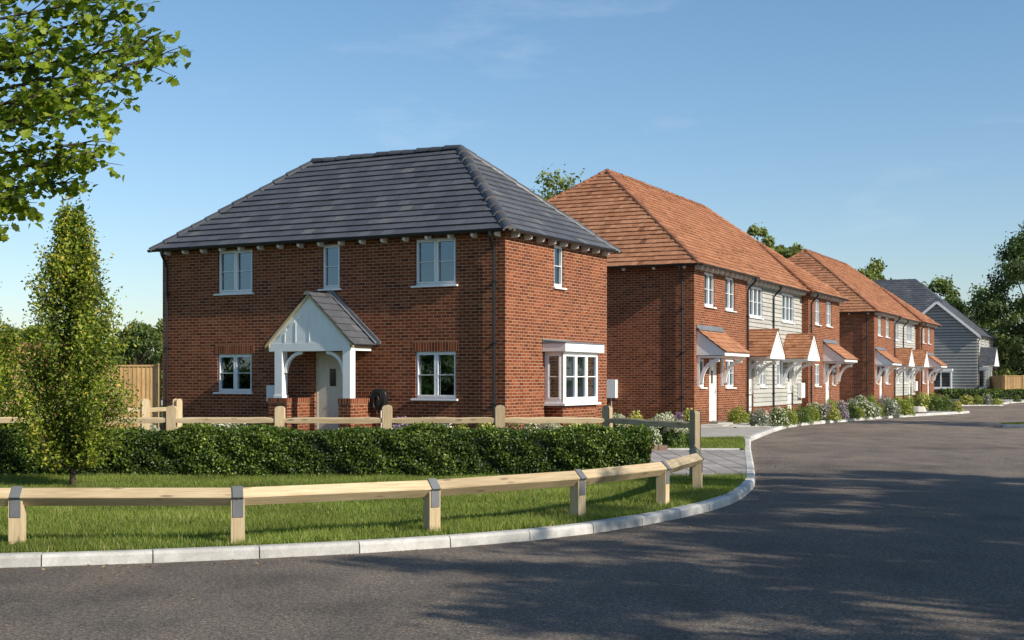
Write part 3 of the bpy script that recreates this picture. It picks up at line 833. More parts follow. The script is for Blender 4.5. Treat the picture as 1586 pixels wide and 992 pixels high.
def bracket(root, fr, u, z=2.31, size=.85, h=.95):
    """gallows bracket at right angles to the wall"""
    o = fr.pt(u, 0, 0)
    f2 = Fr((o[0], o[1]), fr.n, fr.d)
    c = MB()
    c.gprism(f2, [(.003, z-h-.05), (.08, z-h-.02), (.08, z), (.003, z)], -.04, .04)
    c.gprism(f2, [(.08, z-.07), (size-.02, z-.07), (size-.02, z-.001), (.08, z-.001)], -.035, .035)
    n = 7; A, B = [], []
    for k in range(n+1):
        a = math.pi/2*k/n
        A.append((.08+(size-.2)*(1-math.cos(a)), z-h+.08+(h-.16)*math.sin(a)))
        B.append((.08+.11*math.cos(a)+(size-.2)*(1-math.cos(a)), z-h+.08-.11*math.sin(a)+(h-.16)*math.sin(a)-.0))
    for k in range(n): c.gprism(f2, [A[k], A[k+1], B[k+1], B[k]], -.03, .03)
    c.build('bracket', M['white'], root)
def canopy_gable(root, fr, uc, hw=1.0, p=1.05, ze=2.40, za=3.36, mats='clay'):
    c = MB()
    c.gprism(fr, [(uc-hw+.04, ze), (uc+hw-.04, ze), (uc, za-.06)], p-.05, p-.01)
    for s in (-1, 1):
        c.gprism(fr, [(uc, za-.01), (uc, za-.13), (uc+s*hw, ze-.04), (uc+s*hw, ze+.05)], p-.01, p+.02)
        c.box(fr, uc+s*hw-(.0 if s < 0 else .05), uc+s*hw+(.05 if s < 0 else .0), .003, p-.01, ze-.10, ze+.02)
    c.box(fr, uc-hw, uc+hw, p-.045, p+.025, ze-.11, ze+.03)
    c.box(fr, uc-hw+.05, uc+hw-.05, .003, p-.05, ze-.06, ze-.04)
    c.box(fr, uc-.02, uc+.02, p-.01, p+.006, ze+.1, za-.35)
    cn = c.build('canopy', M['white'], root)
    c = MB(); P = fr.pt; nd = (*fr.n, 0)
    for s in (-1, 1):
        tiles(c, [P(uc+s*(hw+.09),.01,ze-.02), P(uc+s*(hw+.09),p+.04,ze-.02), P(uc,p+.04,za+.02), P(uc,.01,za+.02)], nd, .16, .19, .02)
    c.build('roof', M[mats], cn)
    c = MB(); ridge(c, P(uc, p+.05, za+.02), P(uc, .0, za+.02), .07, .3); c.build('ridge_tiles', M['clay_ridge' if mats == 'clay' else 'slate_ridge'], cn)
    return cn
def lantern(root, fr, u, z):
    c = MB(); P = fr.pt
    c.box(fr, u-.04, u+.04, .003, .03, z-.05, z+.08)
    c.tube([P(u,.03,z+.05), P(u,.12,z+.07), P(u,.12,z+.03)], .01, 6)
    c.tube([P(u,.12,z+.03), P(u,.12,z-.0), P(u,.12,z-.10), P(u,.12,z-.13)], [.03, .06, .055, .02], 10)
    c.build('wall_lamp', M['upvc'], root, smooth=False)

def make_terrace(label):
    t = empty('terraced_houses', S2, A2, label, 'terraced houses', 'red tiled brick and board terraces down the street')
    U, V = 21.05, 10.0; EZ, SL, OV = 5.20, .757, .35
    r = .3; ua, ub = 6.0, 15.1
    fr = Fr((0, 0), (1, 0), (0, -1)); fr_r = Fr((0, r), (1, 0), (0, -1)); frE = Fr((0, 0), (0, 1), (-1, 0))
    h1_ = [(1.07,2.12,3.94,5.06), (3.36,4.42,3.92,5.06), (3.38,4.42,1.28,2.25), (.62,1.12,1.30,2.22), (1.57,2.54,.18,2.22)]
    h4_ = [(16.3,17.2,3.9,5.0), (18.43,19.4,3.9,5.0), (16.28,17.2,1.25,2.23), (18.3,19.2,.18,2.22), (19.6,20.0,1.3,2.2)]
    hr_ = [(7.25,9.0,3.86,5.0), (11.94,13.75,3.86,5.0), (8.73,9.54,1.27,2.22), (11.15,12.04,1.26,2.22), (6.85,7.8,.2,2.25), (12.8,13.7,.2,2.25)]
    w = MB()
    wall(w, (0, 0), (ua, 0), -.05, EZ+.1, h1_, .1)
    wall(w, (ua, 0), (ua, r), -.05, EZ+.1); wall(w, (ub, r), (ub, 0), -.05, EZ+.1)
    wall(w, (ub, 0), (U, 0), -.05, EZ+.1, [(a-ub, b-ub, c, d) for a, b, c, d in h4_], .1, ub)
    wall(w, (U, 0), (U, V), -.05, EZ+.1); wall(w, (U, V), (0, V), -.05, EZ+.1); wall(w, (0, V), (0, 0), -.05, EZ+.1)
    w.build('brick_wall', M['brick'], t)
    w = MB(); wall(w, (ua, r), (ub, r), -.05, .55, [(a-ua, b-ua, c, 1) for a, b, c, d in hr_[4:]], .08, ua)
    w.build('brick_plinth', M['brick'], t)
    w = MB(); wall(w, (ua, r), (ub, r), .55, EZ+.1, [(a-ua, b-ua, max(c, .55), d) for a, b, c, d in hr_], .08, ua)
    cladding(w, fr_r, ua, ub, .52, EZ+.05, hr_)
    w.build('board_cladding', M['clad'], t)
    for q in h1_[:2]+h4_[:2]: window(t, fr, *q, 2, curtain=2)
    for q in (h1_[2], h4_[2]): window(t, fr, *q, 2, curtain=2)
    for q in (h1_[3], h4_[4]): window(t, fr, *q, 1)
    for q in hr_[:2]: window(t, fr_r, *q, 3, rec=.03, curtain=3)
    for q in hr_[2:4]: window(t, fr_r, *q, 2, rec=.03, curtain=2)
    for q in (h1_[4], h4_[3]): door(t, fr, *q, hand=1, mat='door_white')
    for q in hr_[4:]: door(t, fr_r, *q, hand=1, mat='door_white')
    c = MB()
    for q in (h1_[4], h4_[3]): c.box(fr, q[0]-.1, q[1]+.1, .0, .5, 0, q[2]-.01)
    for q in hr_[4:]: c.box(fr_r, q[0]-.1, q[1]+.1, .0, .5, 0, q[2]-.01)
    c.build('doorstep', M['flag'], t)
    canopy_lean(t, fr, .2, 2.95); canopy_lean(t, fr, 17.75, 20.4)
    for u in (.32, 2.83, 17.87, 20.28): bracket(t, fr, u)
    canopy_gable(t, fr_r, 7.05, p=1.1); canopy_gable(t, fr_r, 12.6, p=1.1)
    for u in (6.2, 7.92, 11.75, 13.47): bracket(t, fr_r, u, 2.30, .95)
    for f, u in ((fr, 1.38), (fr, 19.4), (fr_r, 8.15), (fr_r, 14.0)): lantern(t, f, u, 1.98)
    c = MB(); c.box(fr_r, 14.35, 14.95, .03, .2, .78, 1.40); c.build('meter_box', M['upvc'], t, bevel=.006)
    c = MB(); c.box(frE, 2.60, 2.98, .003, .2, .95, 1.55); mb_ = c.build('meter_box', M['upvc'], t, bevel=.008)
    c = MB(); c.tube([frE.pt(2.79, .08, .95), frE.pt(2.79, .08, 0)], .02, 8); c.build('pipe', M['metal'], mb_)
    downpipe(t, fr, 5.84, EZ-.04, .36); downpipe(t, fr_r, 10.45, EZ-.04, .36); downpipe(t, fr, 15.35, EZ-.04, .36); downpipe(t, frE, .38, EZ-.04, .36)
    # roof
    RZ = EZ+SL*5.35; g, tw, lf = .27, .2, .036
    uf = U+OV; re_ = 16.5
    rf = MB()
    A = (-OV, -OV, EZ); B = (ua+.05, -OV, EZ); ur = 5.0; RP = (ur, 5, RZ)
    tiles(rf, [A, B, (ua+.05, 5, RZ), RP], (1, 0, 0), g, tw, lf, .007)
    yb = -.10
    tiles(rf, [(ua+.05, yb, EZ), (uf-.02, yb, EZ), (re_, 5, RZ), (ua+.05, 5, RZ)], (1, 0, 0), g, tw, lf, .007)
    D = (-OV, V+OV, EZ); E_ = (uf, V+OV, EZ)
    tiles(rf, [A, D, RP], (0, 1, 0), g, tw, lf, .007)
    tiles(rf, [D, E_, (re_, 5, RZ), RP], (1, 0, 0), .5, .8, lf)
    tiles(rf, [(uf-.02, yb, EZ), E_, (re_, 5, RZ)], (0, 1, 0), .5, .8, lf)
    u0, u1 = ub-.35, uf; hw = (u1-u0)/2; um = (u0+u1)/2; az = EZ+SL*hw
    apex = (um, -OV+hw, az); yv = yb+(az-EZ)/((RZ-EZ)/(5-yb)); back = (um, yv, az)
    tiles(rf, [(u0, -OV, EZ), (u1, -OV, EZ), apex], (1, 0, 0), g, tw, lf, .007)
    tiles(rf, [(u0, -OV, EZ), apex, back, (u0, yb, EZ)], (0, 1, 0), g, tw, lf, .007)
    tiles(rf, [(u1, -OV, EZ), apex, back, (u1, yb, EZ)], (0, 1, 0), .5, .8, lf)
    ro = rf.build('roof', M['clay'], t)
    rd = MB()
    for a, b in ((RP, (re_, 5, RZ)), (A, RP), (D, RP), ((uf, yb, EZ), (re_, 5, RZ)), ((u0, -OV, EZ), apex), ((u1, -OV, EZ), apex), (apex, back)): ridge(rd, a, b, .115, .34)
    rd.build('ridge_tiles', M['clay_ridge'], ro)
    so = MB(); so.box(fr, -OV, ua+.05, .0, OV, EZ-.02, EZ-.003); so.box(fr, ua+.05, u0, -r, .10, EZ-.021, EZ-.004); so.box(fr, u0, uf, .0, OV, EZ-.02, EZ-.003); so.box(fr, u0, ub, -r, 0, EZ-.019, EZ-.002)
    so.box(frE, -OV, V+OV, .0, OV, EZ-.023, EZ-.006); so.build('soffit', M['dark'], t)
    gutter(t, [(-OV-.03, V+OV, EZ-.0), (-OV-.03, -OV-.03, EZ-.0), (ua+.12, -OV-.03, EZ-.0)])
    gutter(t, [(ua+.05, yb-.03, EZ), (u0, yb-.03, EZ)]); gutter(t, [(u0-.03, -OV-.03, EZ), (uf+.03, -OV-.03, EZ)])
    rafter_feet(t, fr, .1, 5.6, 11, EZ-.02, .27); rafter_feet(t, fr_r, 6.4, 14.8, 16, EZ-.02, .27); rafter_feet(t, fr, 15.5, 20.9, 10, EZ-.02, .27)
    rafter_feet(t, frE, .3, 9.6, 10, EZ-.02, .16, .06, .09)
    return t
t1 = make_terrace('nearer terrace of brick and pale boarded houses with orange clay tile roof')
t2 = copy_tree(t1); t2.location = (19.7, 72, 0)
t2['label'] = 'farther terrace of brick and pale boarded houses, next to the grey gabled house'

# ================================================================== FAR GREY HOUSE
S3 = Vector((36.9, 105, 0))
gh = empty('boarded_house', S3, A2, 'grey weatherboarded house with white bargeboards and slate roof at the street end', 'house')
L3, D3, E3 = 11.3, 18.0, 4.98
frG = Fr((0, 0), (0, 1), (-1, 0)); frR = Fr((0, 0), (1, 0), (0, -1))
pk = 5.65; sl3 = (10.0-E3)/(pk+.3); mz = E3+sl3*(pk+.3); gy = 3.05; gz = E3+sl3*(gy+.3)
w = MB()
fw = [(1.9, 2.9, 3.85, 4.85), (4.4, 5.4, 3.85, 4.85), (7.2, 8.2, 3.85, 4.85)]
wall(w, (0, 0), (L3, 0), 0, E3, fw, .08); wall(w, (L3, 0), (L3, D3), 0, E3); wall(w, (L3, D3), (0, D3), 0, E3); wall(w, (0, D3), (0, 0), 0, E3)
cladding(w, frR, 0, L3, .25, E3, fw, .24, .04, .045)
w.build('pale_board_wall', M['clad'], gh)
w = MB(); cladding(w, frG, 0.0, D3, .25, E3, [], .24, .04, .045)
z = E3
while z < gz-.25:
    hw_ = (gz-z)/sl3-.25
    a, b = gy-hw_-.06, gy+hw_+.06; a = max(a, 0)
    rr = random.uniform(.1, 1)
    w.face([frG.pt(a,.046,z+.045), frG.pt(b,.046,z+.045), frG.pt(b-.24,.006,z+.24), frG.pt(a+.24*(a > 0),.006,z+.24)], None, rr)
    w.face([frG.pt(a,.004,z), frG.pt(b,.004,z), frG.pt(b,.004,z+.045), frG.pt(a,.004,z+.045)], None, 0.)  # painted shadow line below each gable board
    z += .24
P = frG.pt
w.face([P(-.1,-.01,E3-.1), P(2*gy+.1,-.01,E3-.1), P(gy,-.01,gz-.05)], None, 0.)
w.build('grey_board_wall', M['clad_grey'], gh)
rf = MB()
tiles(rf, [(-.28, -.3, E3), (gy+.3, -.3, E3), (gy+.3, gy, gz), (-.28, gy, gz)], (1, 0, 0), .3, .4, .03)
tiles(rf, [(gy+.3, -.3, E3), (L3+.3, -.3, E3), (pk, pk, mz), (gy+.3, gy, gz)], (1, 0, 0), .3, .4, .03)
tiles(rf, [(-.28, gy, gz), (gy+.15, gy, gz), (-.28, 2*gy+.3, E3)], (1, 0, 0), .3, .4, .03)
tiles(rf, [(-.3, 2*gy+.3, E3), (gy+.15, gy, gz), (pk, pk, mz), (pk, D3, mz), (-.3, D3+.3, E3)], (0, 1, 0), .3, .4, .03)
tiles(rf, [(L3+.3, -.3, E3), (L3+.3, D3+.3, E3), (pk, D3, mz), (pk, pk, mz)], (0, 1, 0), .5, .8, .03)
ro = rf.build('roof', M['slate'], gh)
c = MB(); ridge(c, (-.3, gy, gz), (gy, gy, gz), .11, .4); ridge(c, (pk, pk, mz), (pk, D3, mz), .11, .4); ridge(c, (gy+.2, gy, gz), (pk, pk, mz), .11, .4)
c.build('ridge_tiles', M['slate_ridge'], ro)
c = MB()
for s in (-1, 1):
    c.gprism(frG, [(gy, gz+.02), (gy, gz-.24), (gy+s*(gy+.32), E3-.27), (gy+s*(gy+.32), E3-.02)], .25, .30)
    c.gprism(frG, [(gy, gz-.02), (gy, gz-.06), (gy+s*(gy+.3), E3-.09), (gy+s*(gy+.3), E3-.05)], .0, .25)
c.build('bargeboard', M['white'], gh)
for q in fw: window(gh, frR, *q, 2, rec=.03, curtain=2)
gutter(gh, [(-.3, -.34, E3), (L3+.3, -.34, E3)])
downpipe(gh, frR, .12, E3-.04, .3); downpipe(gh, frR, 10.6, E3-.04, .3)
def box_bay(root, fr, a, b, o, z0, z1, n):
    c = MB(); fn = Fr(fr.pt(0, o, 0)[:2], fr.d, fr.n)
    p0 = fr.pt(a, 0, 0)[:2]; p1 = fr.pt(b, 0, 0)[:2]
    sides = ((fn, a, b, n), (Fr(fr.pt(a, 0, 0)[:2], fr.n, (-fr.d[0], -fr.d[1])), 0, o, 1), (Fr(fr.pt(b, 0, 0)[:2], fr.n, fr.d), 0, o, 1))
    for f, x0, x1, k in sides:
        c.box(f, x0+.001, x0+.1, -.06, -.001, z0, z1); c.box(f, x1-.1, x1-.001, -.06, -.001, z0, z1)
        c.box(f, x0+.1, x1-.1, -.06, -.004, z0, z0+.12); c.box(f, x0+.1, x1-.1, -.06, -.004, z1-.1, z1)
        for i in range(1, k):
            x = x0+(x1-x0)*i/k; c.box(f, x-.05, x+.05, -.06, 0, z0+.12, z1-.1)
    c.box(fr, a-.08, b+.08, .004, o+.08, z1+.002, z1+.2); c.box(fr, a-.05, b+.05, .004, o+.05, z0-.06, z0-.002)
    bo_ = c.build('bay_window', M['upvc'], root)
    c = MB()
    for f, x0, x1, k in sides: c.face([f.pt(x0+.05,-.03,z0), f.pt(x1-.05,-.03,z0), f.pt(x1-.05,-.03,z1), f.pt(x0+.05,-.03,z1)])
    c.build('pane', M['glass'], bo_)
    c = MB()
    for f, x0, x1, k in sides: c.face([f.pt(x0,-.02,0), f.pt(x1,-.02,0), f.pt(x1,-.02,z0-.06), f.pt(x0,-.02,z0-.06)], [(x0,0),(x1,0),(x1,z0),(x0,z0)])
    c.build('bay_wall', M['brick'], root)
box_bay(gh, frG, 1.9, 4.3, .45, .78, 2.15, 3)
box_bay(gh, frR, .35, 3.4, .7, .8, 2.3, 3)
canopy_gable(gh, frR, 1.9, 1.7, 1.25, 2.66, 4.05, 'slate')
door(gh, frR, 4.3, 5.2, .1, 2.2)

# ================================================================== GROUND
def sheet(name, pts, z, mat, kind='structure', thick=0.):
    m = MB()
    m.face([(x, y, z) for x, y in pts], [(x, y) for x, y in pts], .5)
    if thick:
        for i in range(len(pts)):
            p, q = pts[i], pts[(i+1) % len(pts)]
            m.face([(p[0], p[1], z-thick), (q[0], q[1], z-thick), (q[0], q[1], z), (p[0], p[1], z)], None, .5)
    o = m.build(name, M[mat]); tag(o, kind=kind)
    return o
def catmull(P, n=6):
    out = []
    P = [P[0]]+P+[P[-1]]
    for i in range(1, len(P)-2):
        a, b, c, d = map(np.array, (P[i-1], P[i], P[i+1], P[i+2]))
        for k in range(n):
            t = k/n
            out.append(tuple(.5*((2*b)+(-a+c)*t+(2*a-5*b+4*c-d)*t*t+(-a+3*b-3*c+d)*t**3)))
    out.append(tuple(P[-2])); return out
def offset(P, d):
    out = []
    for i, p in enumerate(P):
        a, b = P[max(i-1, 0)], P[min(i+1, len(P)-1)]
        L = math.dist(a, b); out.append((p[0]-(b[1]-a[1])/L*d, p[1]+(b[0]-a[0])/L*d))
    return out
def resample(P, step):
    out = [P[0]]; acc = 0
    for a, b in zip(P, P[1:]):
        L = math.dist(a, b)
        while acc+L >= step:
            t = (step-acc)/L; a = (a[0]+(b[0]-a[0])*t, a[1]+(b[1]-a[1])*t); out.append(a); L = math.dist(a, b); acc = 0
        acc += L
    return out
K1 = catmull([(-34, 8.2), (-22, 8.9), (-14, 9.6), (-8, 10.42), (-4.32, 11.16), (-2.54, 11.63), (-.98, 12.28), (.40, 13.2), (1.59, 14.6), (2.71, 16.6), (3.45, 19.0), (3.95, 21.5), (5.2, 28.8), (6.05, 33.5)])
K2 = catmull([(6.05, 33.5), (8.0, 40), (9.5, 44.0), (11.4, 47.2), (14.5, 52), (17.3, 55.8), (20.3, 59.6), (20.9, 61), (19.5, 63.5), (15, 66)])
K3 = catmull([(12, 70), (19, 69), (25.2, 75.2), (26.5, 76.0), (28.3, 76.4), (29.3, 79), (33, 86), (38, 90), (62, 92)])
KI = catmull([(15.9, 43.6), (15.7, 43.1), (16.1, 42.6), (19, 42.0), (24, 41.5), (60, 41)])
KJ = catmull([(60, 46.5), (24, 46), (19, 45.3), (15.9, 43.6)])
def kerb(name, P, w=.135, h=.105, seg=.915):
    Q = resample(P, seg); m = MB()
    for a, b in zip(Q, Q[1:]):
        L = math.dist(a, b); d = ((b[0]-a[0])/L, (b[1]-a[1])/L)
        f = Fr(a, d, (-d[1], d[0]))
        j = random.uniform(-.003, .003)
        m.prism(f, [(0, -.05), (0.005, h-.03), (.02, h-.008+j), (.035, h+j), (w, h+j), (w, -.05)], .006, L-.006)
        m.prism(f, [(.012, -.05), (.02, h-.02), (w-.01, h-.01), (w-.01, -.05)], L-.006, L+.006, .0)
    m.r = [max(r, .06) if r else r for r in m.r]
    o = m.build(name, M['kerb']); tag(o, kind='structure'); return o
kerb('kerb', K1); kerb('kerb', K2); kerb('kerb', K3); kerb('kerb', KI); kerb('kerb', KJ)
sheet('ground', [(-2500, -2500), (2500, -2500), (2500, 2500), (-2500, 2500)], -.03, 'turf')
sheet('road', [(-120, -60), (160, -60), (160, 170), (-120, 170)], 0., 'asphalt')
i1, i2, i3 = offset(K1, .13), offset(K2, .13), offset(K3, .13)
sheet('pavement', i1+i2[1:]+[(2, 72), (-70, 74), (-70, 8)], .09, 'pave')
sheet('pavement', i3+[(80, 94), (80, 168), (-115, 168), (-115, 74), (0, 73)], .09, 'pave')
sheet('verge', offset(KI, .13)+[(60, 43.5)]+offset(KJ, .13)[:-1], .095, 'turf')
# front lawn up to the hedge, garden behind it
lawn = [p for p in i1 if p[1] < 20.1]
lawn_poly = lawn+[(3.55, 20.15), (2.3, 20.2), (-70, 20.2)]
sheet('lawn', lawn_poly, .096, 'turf')
sheet('garden_lawn', [(-70, 20.2), (2.25, 20.2), (2.25, 27.6), (.6, 27.6), (-9.6, 36), (-9.6, 72), (-70, 74)], .100, 'turf')
sheet('block_paving', [(2.3, 20.22), (3.58, 20.2), (4.87, 27.6), (1.5, 27.6), (1.5, 23.2), (2.3, 23.2)], .101, 'block')
patch = [(3.3, 27.75), (4.88, 27.75), (5.72, 32.7), (3.9, 32.7)]
sheet('verge', patch, .110, 'turf')
m = MB()
for (a, b) in (((3.25, 27.66), (4.75, 27.66)),):
    L = math.dist(a, b); f = Fr(a, ((b[0]-a[0])/L, (b[1]-a[1])/L), (0, 1)); m.box(f, 0, L, -.03, .04, .06, .135, .8)
tag(m.build('path_edging', M['kerb']), kind='structure')
bed1 = [(-9.4, 34.6), (-.1, 29.5), (3.45, 29.5), (4.2, 34.9), (5.4, 40.0), (3.0, 42.5), (-2, 36)]
sheet('flower_bed', [(-9.3, 34.2), (-9.7, 33.4), (-.3, 27.2), (1.5, 27.62), (3.25, 27.62), (3.9, 33.0), (5.2, 40.8), (2.0, 43.5), (-6, 38)], .105, 'soil')
m = MB()
xx = 1.5
while xx < 3.2:
    L = random.uniform(.2, .42); m.box(WORLD, xx, min(xx+L-.012, 3.25), 27.50, 27.66, .05, .19+random.uniform(-.015, .015)); xx += L
tag(m.build('bed_edging', m_concrete('edging_stone', (.30, .20, .14), .3, 6)), kind='structure')
bed2 = [(8.25, 44.2), (9.55, 45.2), (11.2, 48.0), (14.3, 52.5), (17.0, 56.3), (18.6, 58.6), (16.2, 60.5), (12.4, 54.2), (7.5, 45.0)]
sheet('flower_bed', bed2, .107, 'soil')
sheet('flower_bed', [(20.0, 71.5), (25.1, 75.6), (26.6, 76.3), (28.1, 76.8), (29.0, 79.2), (32.5, 87), (30, 93), (27.5, 86)], .107, 'soil')
# stone path slabs by the first door
slab_poly = [(5.55, 40.2), (7.85, 40.4), (8.3, 44.0), (7.5, 45.2), (6.6, 44.3), (6.0, 42.4)]
sheet('stone_path', slab_poly, .108, 'flag')
m = MB()
for k, pts in enumerate(([(5.5,40.05),(6.7,40.15),(6.72,40.35),(5.6,40.3)], [(6.8,40.1),(7.9,40.3),(7.85,40.5),(6.85,40.35)], [(6.0,41.0),(6.5,40.9),(6.9,41.8),(6.5,42.1)], [(6.75,40.6),(7.3,40.7),(7.95,42.9),(7.4,42.6)], [(6.6,42.5),(7.1,42.8),(7.5,44.2),(7.0,44.1)], [(7.5,40.8),(8.0,41.2),(8.15,42.3),(7.8,42.1)])):
    zt = .125+.008*k
    m.face([(x, y, zt) for x, y in pts], None, .9)
    for i in range(4):
        p, q = pts[i], pts[(i+1) % 4]; m.face([(p[0], p[1], .1), (q[0], q[1], .1), (q[0], q[1], zt), (p[0], p[1], zt)], None, .3)
tag(m.build('paving_slabs', M['flag']), kind='structure')

# ------------------------------------------------------------------ grass
def in_poly(X, Y, poly):
    ins = np.zeros(len(X), bool); n = len(poly)
    for i in range(n):
        x0, y0 = poly[i]; x1, y1 = poly[(i+1) % n]
        if y0 == y1: continue
        c = ((y0 > Y) != (y1 > Y)) & (X < (x1-x0)*(Y-y0)/(y1-y0)+x0); ins ^= c
    return ins
def grass(name, poly, bbox, n, label, h=(.035, .075), z=.095, w=.009):
    X = rng.uniform(bbox[0], bbox[1], n*2); Y = rng.uniform(bbox[2], bbox[3], n*2)
    k = in_poly(X, Y, poly); X, Y = X[k][:n], Y[k][:n]; n = len(X)
    patchy = .5+.5*np.sin(X*2.1+np.sin(Y*1.7)*1.5)*np.sin(Y*2.6+np.cos(X*1.3)*2)
    H = rng.uniform(h[0], h[1], n)*(.7+.6*patchy)*np.where(rng.random(n) < .04, 1.5, 1)
    a = rng.uniform(0, 2*np.pi, n); lean = rng.uniform(.1, .9, n)*H; la = rng.uniform(0, 2*np.pi, n)
    ww = w*rng.uniform(.6, 1.3, n)
    V = np.zeros((n, 3, 3))
    V[:, 0] = np.stack([X-np.cos(a)*ww/2, Y-np.sin(a)*ww/2, np.full(n, z-.005)], 1)
    V[:, 1] = np.stack([X+np.cos(a)*ww/2, Y+np.sin(a)*ww/2, np.full(n, z-.005)], 1)
    V[:, 2] = np.stack([X+np.cos(la)*lean, Y+np.sin(la)*lean, z+H], 1)
    F = np.arange(n*3).reshape(n, 3)
    dry = np.clip(np.sin(X*.9+2*np.sin(Y*.6))*np.sin(Y*1.3+1.5*np.cos(X*.8))-.25, 0, 1)
    r = np.clip(rng.random(n)*.72+.2*patchy*rng.random(n)+dry*.45*rng.random(n), 0, 1); r = np.where(rng.random(n) < .035, 1., r)
    o = raw_mesh(name, V.reshape(-1, 3), F, r, M['blade'])
    return tag(o, label, 'grass', kind='stuff')
grass('grass', lawn_poly, (-8.5, 4.2, 10.0, 21.5), 260000, 'short green grass growing on the front verge inside the curved kerb')
grass('grass', patch, (3.2, 5.9, 27.6, 32.8), 26000, 'small square of green grass beside the block paving', z=.108, w=.014)
grass('grass', [(15.9, 43.4), (19, 42.3), (19, 45), (16.3, 43.8)], (15.8, 19.2, 42, 45.1), 9000, 'grass on the tip of the kerbed island across the road', w=.016)

# ------------------------------------------------------------------ leaf litter on the road
def litter():
    n = 520
    Q = resample(K1, .05); Q = [q for q in Q if -6 < q[0] and q[1] < 33]
    ix = rng.integers(0, len(Q), n); off = rng.exponential(.22, n)+.02
    Qn = offset(Q, -1); C = np.zeros((n, 3))
    for j in range(n):
        q, qn = Q[ix[j]], Qn[ix[j]]
        C[j] = (q[0]+(qn[0]-q[0])*off[j], q[1]+(qn[1]-q[1])*off[j], .006)
    C[:70, 0] = rng.uniform(-5, 4, 70); C[:70, 1] = rng.uniform(6.5, 11, 70)
    k = rng.random(n) < np.where(C[:, 0] < -1, 1., .45)
    C = C[k]
    return leaf_cloud('fallen_leaves', C, rng.uniform(.015, .05, len(C)), M['deadleaf'], normal=np.tile([0, 0, 1.], (len(C), 1)), jitter=.25)
tag(litter(), 'brown fallen leaves and bits scattered on the asphalt along the kerb', 'leaf litter', kind='stuff')

# ------------------------------------------------------------------ knee rail fence
kn = empty('knee_rail_fence', (0, 0, 0), 0, 'low timber knee rail fence with grey metal straps curving along the lawn edge', 'fence')
KP = [(-8.5, 11.35), (-6.5, 11.75), (-4.5, 12.04), (-2.5, 12.06), (-.785, 12.97), (.711, 14.3), (1.80, 15.8), (2.48, 17.7), (2.71, 19.62)]
for i, p in enumerate(KP[:-1]):
    a, b = KP[max(i-1, 0)], KP[min(i+1, len(KP)-1)]
    L = math.dist(a, b); d = ((b[0]-a[0])/L, (b[1]-a[1])/L); f = Fr(p, d, (d[1], -d[0]))
    m = MB(); m.box(f, -.062, .062, -.06, .06, .05, .46, long='z')
    m.gprism(f, [(-.062, .46), (.062, .46), (.062, .461), (-.062, .461)], -.06, .06)
    m.prism(f, [(-.06, .46), (.06, .46), (.06, .515), (0, .445), (-.06, .515)], -.062, .062)
    m.build('post', M['oak'] if i < 7 else M['oak_grey'], kn, bevel=.004)
    m = MB(); s = .095; t = .006
    hh = .0875
    # strap: over the two top faces and down both sides of the post
    m.prism(f, [(0, .52+hh+.001), (-hh-.002, .52), (-hh-.008, .521), (0, .52+hh+.010), (hh+.008, .521), (hh+.002, .52)], -.047, .047)
    for sg in (1, -1):
        m.prism(f, [(sg*(hh+.007), .523), (sg*(hh+.001), .515), (sg*.062, .495), (sg*.062, .34), (sg*.068, .34), (sg*.068, .498)], -.047, .047)
    m.build('strap', M['strap'], kn)
for i, (p, q) in enumerate(zip(KP, KP[1:])):
    L = math.dist(p, q); d = ((q[0]-p[0])/L, (q[1]-p[1])/L); f = Fr(p, d, (d[1], -d[0]))
    hh = .086; m = MB()
    m.prism(f, [(0, .52+hh), (hh, .52), (0, .52-hh), (-hh, .52)], -.012, L+.012)
    m.build('rail', M['oak'] if i < 6 else M['oak_grey'], kn, bevel=.006)

# ------------------------------------------------------------------ post and rail fences
def post_rail(label, P, zr=.88, hp=1.12, rots=None, mats='oak', rh=.05):
    f0 = empty('post_and_rail_fence', (*P[0], 0), 0, label, 'fence')
    for i, p in enumerate(P):
        a, b = P[max(i-1, 0)], P[min(i+1, len(P)-1)]
        L = math.dist(a, b); d = ((b[0]-a[0])/L, (b[1]-a[1])/L); f = Fr((p[0]-P[0][0], p[1]-P[0][1]), d, (d[1], -d[0]))
        h = hp+random.uniform(-.012, .012); w_ = .07
        m = MB()
        m.gprism(f, [(-w_, 0), (w_, 0), (w_, h-.04), (w_*.75, h-.012), (.0, h), (-w_*.75, h-.012), (-w_, h-.04)], -.05, .05)
        # upright grain
        m.uv = [[(y, x) for x, y in u] for u in m.uv]
        m.build('post', M['oak_grey'] if i == len(P)-1 and mats == 'mix' else M['oak'], f0, bevel=.012)
    for i, (p, q) in enumerate(zip(P, P[1:])):
        L = math.dist(p, q); d = ((q[0]-p[0])/L, (q[1]-p[1])/L); f = Fr((p[0]-P[0][0], p[1]-P[0][1]), d, (d[1], -d[0]))
        m = MB(); n = 8; wob = [random.uniform(-.006, .006) for _ in range(n+1)]
        rr = random.random()
        for k in range(n):
            x0, x1 = .03+(L-.06)*k/n, .03+(L-.06)*(k+1)/n
            def s(x, j):
                e = min(1, min(x, L-x)/.22+.55)
                return [f.pt(x, o, zr+wob[j]+zz*e) for o, zz in ((-.03, -rh), (.03, -rh), (.036, rh*.6), (.012, rh), (-.03, rh))]
            A, B = s(x0, k), s(x1, k+1)
            for t in range(5):
                t2 = (t+1) % 5; m.face([A[t], B[t], B[t2], A[t2]], [(x0+rr*9, t*.05), (x1+rr*9, t*.05), (x1+rr*9, t*.05+.05), (x0+rr*9, t*.05+.05)], rr)
        m.build('rail', M['oak'], f0)
    return f0
